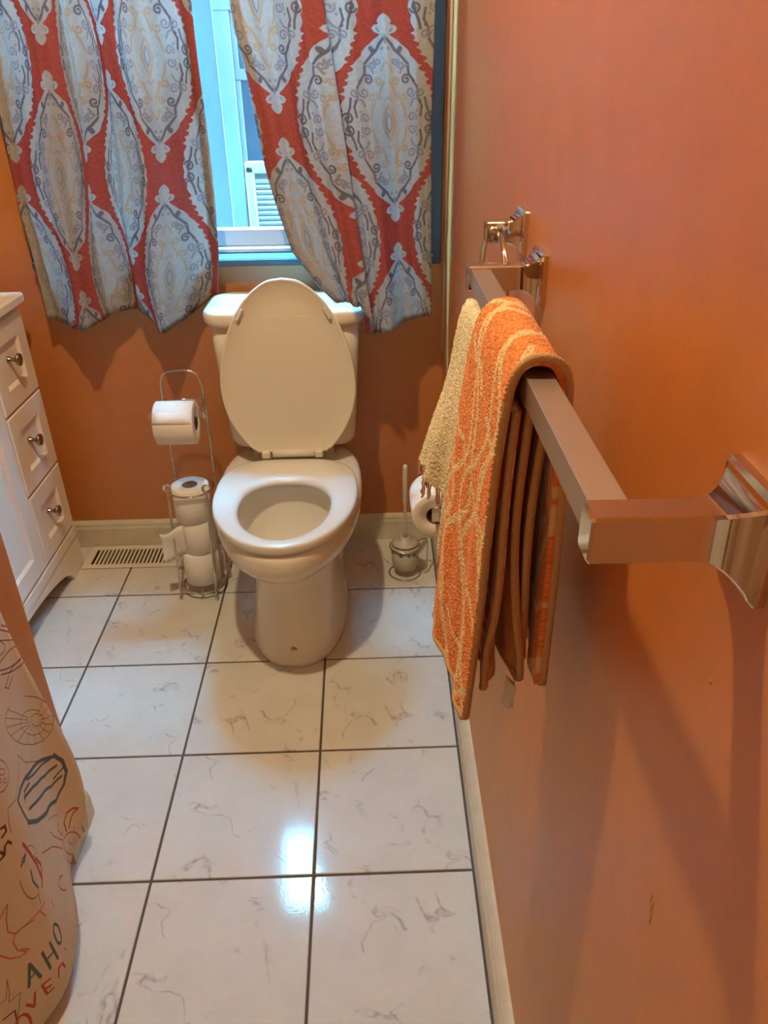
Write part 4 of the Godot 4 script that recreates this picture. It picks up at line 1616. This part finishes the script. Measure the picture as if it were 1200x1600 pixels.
func cream_towel() -> void:
	var t := thing("hand_towel", "cream fringed hand towel hanging through the chrome ring", "towel", Vector3.ZERO)
	# front tail swings out from the wall; back tail hangs lower
	var tails := [
		[[[1.03, 0.03, 1.02], [1.035, 0.05, 1.036], [1.045, 0.064, 1.012], [1.055, 0.08, 0.935], [1.06, 0.108, 0.86], [1.06, 0.126, 0.808]], [[1.15, 0.03, 1.02], [1.15, 0.042, 1.026], [1.155, 0.046, 1.0], [1.16, 0.052, 0.935], [1.165, 0.06, 0.86], [1.165, 0.068, 0.775]], 0.009, 3],
		[[[1.09, 0.034, 1.018], [1.11, 0.05, 1.026], [1.13, 0.058, 0.99], [1.14, 0.074, 0.9], [1.15, 0.09, 0.8], [1.15, 0.098, 0.7]], [[1.2, 0.028, 1.018], [1.2, 0.034, 1.024], [1.21, 0.036, 0.99], [1.22, 0.036, 0.9], [1.225, 0.036, 0.8], [1.225, 0.036, 0.672]], 0.008, 8]]
	var fr := tool()
	for k in tails:
		var far := edge_path(k[0], 7)
		var near := edge_path(k[1], 7)
		var rows := []
		for q in far:
			rows.append(clampf((1.03 - q.z) / 0.25, 0.0, 1.0))
		var g := hang(rows, 24, far, near, k[2], k[3])
		var uv := lay_uv(g[0], 1.0, 0.3, 0.0)
		var st := tool()
		sheet(st, g[0], uv, 0.01)
		var c := obj("tail", st, mats.cream_terry, t)
		pile(c, g[0], uv, 0, 0.003, 20000, null, Color8(236, 220, 182))
		var last: PackedVector3Array = g[0][-1]
		for j in 30:
			var f := j / 29.0 * 24.0
			var a: Vector3 = last[int(f)].lerp(last[mini(int(f) + 1, 24)], f - int(f))
			var d := Vector3(rng.randf_range(-0.006, 0.004), -1.0, rng.randf_range(-0.006, 0.006))
			var l := rng.randf_range(0.022, 0.032)
			tube(fr, [a + Vector3(0, 0.004, 0), a + Vector3(d.x * 0.6, -l * 0.4, d.z * 0.5), a + Vector3(d.x * 0.4, -l * 0.75, d.z), a + Vector3(d.x, -l, d.z * 0.6)], 0.0017, false, 5)
	var o := obj("fringe", fr, mats.fringe_thread, t)
	o.set_meta("kind", "stuff")


# ====================================================================== paper
func roll_mesh(r: float, core: float, wide: float) -> SurfaceTool:
	var st := tool()
	var h := wide / 2.0
	lathe(st, [[core, -h], [r - 0.002, -h], [r, -h + 0.0015], [r + 0.0003, 0.0], [r, h - 0.0015], [r - 0.002, h], [core, h]], 40, Transform3D.IDENTITY, true)
	return st


func core_mesh(core: float, wide: float) -> SurfaceTool:
	var st := tool()
	var h := wide / 2.0 - 0.0005
	lathe(st, [[core - 0.001, -h], [core + 0.0003, -h], [core + 0.0003, h], [core - 0.001, h]], 28, Transform3D.IDENTITY, true)
	return st


func paper_roll(label: String, at: Vector3, turn: Basis, r: float, group := "") -> Node3D:
	var t := thing("toilet_paper_roll", label, "toilet paper", at, group)
	t.basis = turn
	obj("paper", roll_mesh(r, 0.021, 0.1), mats.paper, t)
	obj("core", core_mesh(0.021, 0.1), mats.cardboard, t)
	return t


func paper_stand() -> void:
	var t := thing("paper_stand", "chrome wire toilet paper stand with glass ball ends beside the toilet", "paper stand", Vector3(-0.667, 0, 0.24))
	var wr := 0.0033
	var st := tool()
	# back uprights joined by an arch
	tube(st, smooth_path([Vector3(-0.051, 0.006, -0.057), Vector3(-0.051, 0.3, -0.057), Vector3(-0.051, 0.56, -0.057), Vector3(-0.049, 0.615, -0.057), Vector3(-0.036, 0.64, -0.057), Vector3(0.0, 0.648, -0.057), Vector3(0.04, 0.64, -0.057), Vector3(0.055, 0.615, -0.057), Vector3(0.058, 0.56, -0.057), Vector3(0.058, 0.3, -0.057), Vector3(0.058, 0.006, -0.057)], 6), wr)
	obj("arch", st, mats.chrome, t)
	for f in [Vector3(-0.061, 0, 0.054), Vector3(0.042, 0, 0.062)]:
		st = tool()
		var top := Vector3(f.x + 0.012, 0.352, f.z - 0.004)
		tube(st, [f + Vector3(0, 0.006, 0), f.lerp(top, 0.5), top], wr)
		var po := obj("front_post", st, mats.chrome, t)
		st = tool()
		ball(st, f + Vector3(0, 0.006, 0), 0.006, 8)
		obj("ball_foot", st, mats.chrome, po)
		st = tool()
		ball(st, top + Vector3(0, 0.008, 0), 0.0115, 14)
		obj("glass_ball", st, mats.clear_plastic, po)
	for y in [0.335, 0.022]:
		st = tool()
		var pts := []
		for k in 36:
			var a := TAU * k / 36.0
			pts.append(Vector3(0.0 + 0.061 * cos(a), y, 0.0 + 0.06 * sin(a)))
		tube(st, pts, wr, true)
		obj("hoop", st, mats.chrome, t)
	st = tool()
	for a in [0.0, PI / 2]:
		tube(st, [Vector3(-0.06 * cos(a), 0.022, -0.06 * sin(a)), Vector3(0.06 * cos(a), 0.022, 0.06 * sin(a))], 0.0025)
	obj("base_wires", st, mats.chrome, t)
	st = tool()
	tube(st, smooth_path([Vector3(0.058, 0.05, -0.057), Vector3(0.066, 0.03, -0.05), Vector3(0.064, 0.008, -0.045), Vector3(0.056, 0.006, -0.052), Vector3(0.058, 0.022, -0.058)], 5), wr)
	obj("scroll_foot", st, mats.chrome, t)
	# arm that carries the roll in use
	st = tool()
	tube(st, [Vector3(-0.051, 0.566, -0.057), Vector3(0.058, 0.566, -0.057)], 0.0028)
	tube(st, smooth_path([Vector3(0.058, 0.566, -0.057), Vector3(0.058, 0.562, -0.03), Vector3(0.057, 0.552, 0.0), Vector3(0.05, 0.548, 0.012), Vector3(-0.06, 0.548, 0.012)], 5), 0.0028)
	var arm := obj("arm", st, mats.chrome, t)
	for x in [-0.066, 0.062]:
		st = tool()
		ball(st, Vector3(x, 0.548, 0.012), 0.0105, 14)
		obj("glass_ball", st, mats.clear_plastic, arm)
	var hang_r := paper_roll("toilet paper roll in use on the stand's upper arm", Vector3(-0.672, 0.5305, 0.252), Basis(Vector3.BACK, PI / 2), 0.056)
	st = tool()
	var p := []
	var uv := []
	for i in 6:
		var row := PackedVector3Array()
		var ur := PackedVector2Array()
		for j in 6:
			var a := 0.15 - i * 0.13
			row.append(Vector3((0.0568 + 0.0016 * sin(i * 0.9)) * cos(a), -0.048 + j * 0.0192, (0.0568 + 0.0016 * sin(i * 0.9)) * sin(a)))
			ur.append(Vector2(j, i))
		p.append(row)
		uv.append(ur)
	sheet(st, p, uv, 0.0003)
	var flap := obj("loose_end", st, mats.paper, hang_r)
	flap.rotation.y = -1.1
	var spare := ["topmost spare toilet paper roll stacked in the chrome wire stand", "middle spare toilet paper roll with a loose sheet in the wire stand", "bottom spare toilet paper roll at the foot of the wire stand"]
	for k in 3:
		var tilt := Basis(Vector3(0.4, 0, 1).normalized(), [0.0, 0.03, 0.0][k]) * Basis(Vector3.UP, k * 1.3)
		var rr := paper_roll(spare[k], Vector3(-0.667 + [0.0, 0.004, 0.0][k], 0.283 - k * 0.1025, 0.242), tilt, [0.05, 0.0465, 0.0505][k], "spare rolls in the stand")
		rr.position.y += 0.012
		if k == 1:
			st = tool()
			p = []
			uv = []
			for i in 9:
				var row := PackedVector3Array()
				var ur := PackedVector2Array()
				for j in 7:
					var f := i / 8.0
					var g := j / 6.0
					row.append(Vector3(-0.03 - 0.06 * f, 0.045 - 0.092 * g - 0.012 * f + 0.004 * sin(f * 7.0), 0.036 + 0.028 * f + 0.006 * sin(g * 4.0 + f * 3.0)))
					ur.append(Vector2(f, g))
				p.append(row)
				uv.append(ur)
			sheet(st, p, uv, 0.0004)
			var loose := obj("loose_sheet", st, mats.paper, rr)
			loose.basis = tilt.inverse()


func wall_paper_holder() -> void:
	var t := wall_thing("paper_holder", "chrome toilet paper holder on the long orange wall behind the towels", "paper holder", 0.69, 0.53)
	for z in [-0.068, 0.068]:
		obj("post", flared_post(0.082, 0.024, 0.0085, 0.012), mats.chrome, t, Vector3(0, 0, z))
	var st := tool()
	lathe(st, [[0.0085, -0.062], [0.0085, 0.062]], 20, Transform3D(Basis(Vector3.RIGHT, PI / 2), Vector3(-0.072, 0, 0)))
	obj("roller", st, mats.white_plastic, t)
	paper_roll("toilet paper roll on the wall holder behind the cream towel", along(0.69, 0.5185, 0.072), Basis(Vector3.RIGHT, PI / 2), 0.05)


# ====================================================================== brush
func brush_set() -> void:
	var at := Vector3(-0.078, 0, 0.192)
	var t := thing("brush_holder", "frosted toilet brush cup in a chrome wire stand in the corner", "brush holder", at)
	var st := tool()
	lathe(st, [[0.0001, 0.022], [0.028, 0.022], [0.035, 0.027], [0.039, 0.05], [0.0425, 0.105], [0.041, 0.105], [0.0375, 0.05], [0.033, 0.03], [0.0001, 0.026]], 36)
	var cup := obj("cup", st, mats.frosted_plastic, t)
	# teal motif printed on the cup
	for k in 4:
		st = tool()
		var a0: float = [0.9, 1.35, 1.9, 0.62][k]
		var y0: float = [0.083, 0.087, 0.086, 0.07][k]
		var w: float = [0.22, 0.16, 0.3, 0.1][k]
		var p := []
		var uv := []
		for i in 3:
			var row := PackedVector3Array()
			var ur := PackedVector2Array()
			for j in 6:
				var a := a0 + w * (j / 5.0 - 0.5)
				var y := y0 + (i - 1) * 0.0055 * sin(PI * (j + 0.7) / 6.4)
				var r := 0.0392 + (y - 0.05) * 0.064 + 0.0006
				row.append(Vector3(r * cos(a), y, r * sin(a)))
				ur.append(Vector2(0, 0))
			p.append(row)
			uv.append(ur)
		sheet(st, p, uv, 0.0004)
		obj("print", st, mats.teal_print, cup)
	# wire: rim hoop, side handle, base curl
	st = tool()
	var pts := []
	for k in 32:
		var a := TAU * k / 32.0
		pts.append(Vector3(0.0445 * cos(a), 0.098, 0.0445 * sin(a)))
	tube(st, pts, 0.0022, true, 7)
	obj("hoop", st, mats.chrome, t)
	st = tool()
	tube(st, smooth_path([Vector3(0.04, 0.1, -0.02), Vector3(0.058, 0.112, -0.012), Vector3(0.066, 0.106, -0.004), Vector3(0.066, 0.04, 0.0), Vector3(0.06, 0.016, 0.008), Vector3(0.03, 0.01, -0.02)], 5), 0.0022, false, 7)
	obj("side_wire", st, mats.chrome, t)
	st = tool()
	pts = []
	for k in 27:
		var a := -0.25 + 4.2 * k / 26.0
		pts.append(Vector3(0.047 * cos(a), 0.0028, 0.045 * sin(a)))
	pts.append(Vector3(-0.03, 0.012, -0.034))
	pts.append(Vector3(-0.02, 0.02, -0.02))
	tube(st, pts, 0.0024, false, 7)
	obj("base_curl", st, mats.chrome, t)
	# the brush standing in it
	var b := thing("toilet_brush", "pale translucent toilet brush handle standing in the frosted cup", "toilet brush", at + Vector3(0.0, 0.0, 0.0))
	st = tool()
	lathe(st, [[0.0395, 0.108], [0.0395, 0.111], [0.03, 0.116], [0.016, 0.121], [0.0145, 0.128], [0.008, 0.13], [0.0075, 0.12]], 32)
	obj("cap", st, mats.frosted_plastic, b)
	st = tool()
	lathe(st, [[0.0001, 0.1], [0.005, 0.1], [0.0048, 0.16], [0.0042, 0.19], [0.0042, 0.23], [0.0072, 0.25], [0.0078, 0.3], [0.0074, 0.352], [0.006, 0.362], [0.0001, 0.365]], 20)
	obj("handle", st, mats.brush_handle, b)


# ====================================================================== floor register
func floor_register() -> void:
	var t := thing("floor_register", "cream metal floor register with slanted louvres beside the vanity", "floor vent", Vector3(-0.922, 0, 0.066))
	var hx := 0.146
	var hz := 0.062
	var st := tool()
	# sheet metal duct going down through the floor
	for b in [[-0.125, -0.122, -0.043, 0.043], [0.119, 0.122, -0.043, 0.043], [-0.125, 0.122, -0.045, -0.042], [-0.125, 0.122, 0.042, 0.045]]:
		plain_box(st, Vector3(b[0], -0.4, b[2]), Vector3(b[1], 0.0008, b[3]))
	plain_box(st, Vector3(-0.125, -0.402, -0.045), Vector3(0.122, -0.4, 0.045))
	obj("duct", st, mats.galvanised, t)
	st = tool()
	for b in [[-hx, -hz, hx, -0.042], [-hx, 0.042, hx, hz], [-hx, -0.042, -0.122, 0.042], [0.122, -0.042, hx, 0.042]]:
		box(st, Vector3(b[0], 0.0008, b[1]), Vector3(b[2], 0.0062, b[3]), 0.0022)
	obj("frame", st, mats.register_paint, t)
	st = tool()
	box(st, Vector3(-0.0036, 0.0, -0.043), Vector3(0.0036, 0.0045, 0.043), 0.001)
	st.generate_normals()
	var m := st.commit()
	for k in 19:
		var o := same("louvre", m, mats.register_paint, t, Vector3(-0.1095 + k * 0.01217, 0.0012, 0))
		o.rotation.z = 0.25
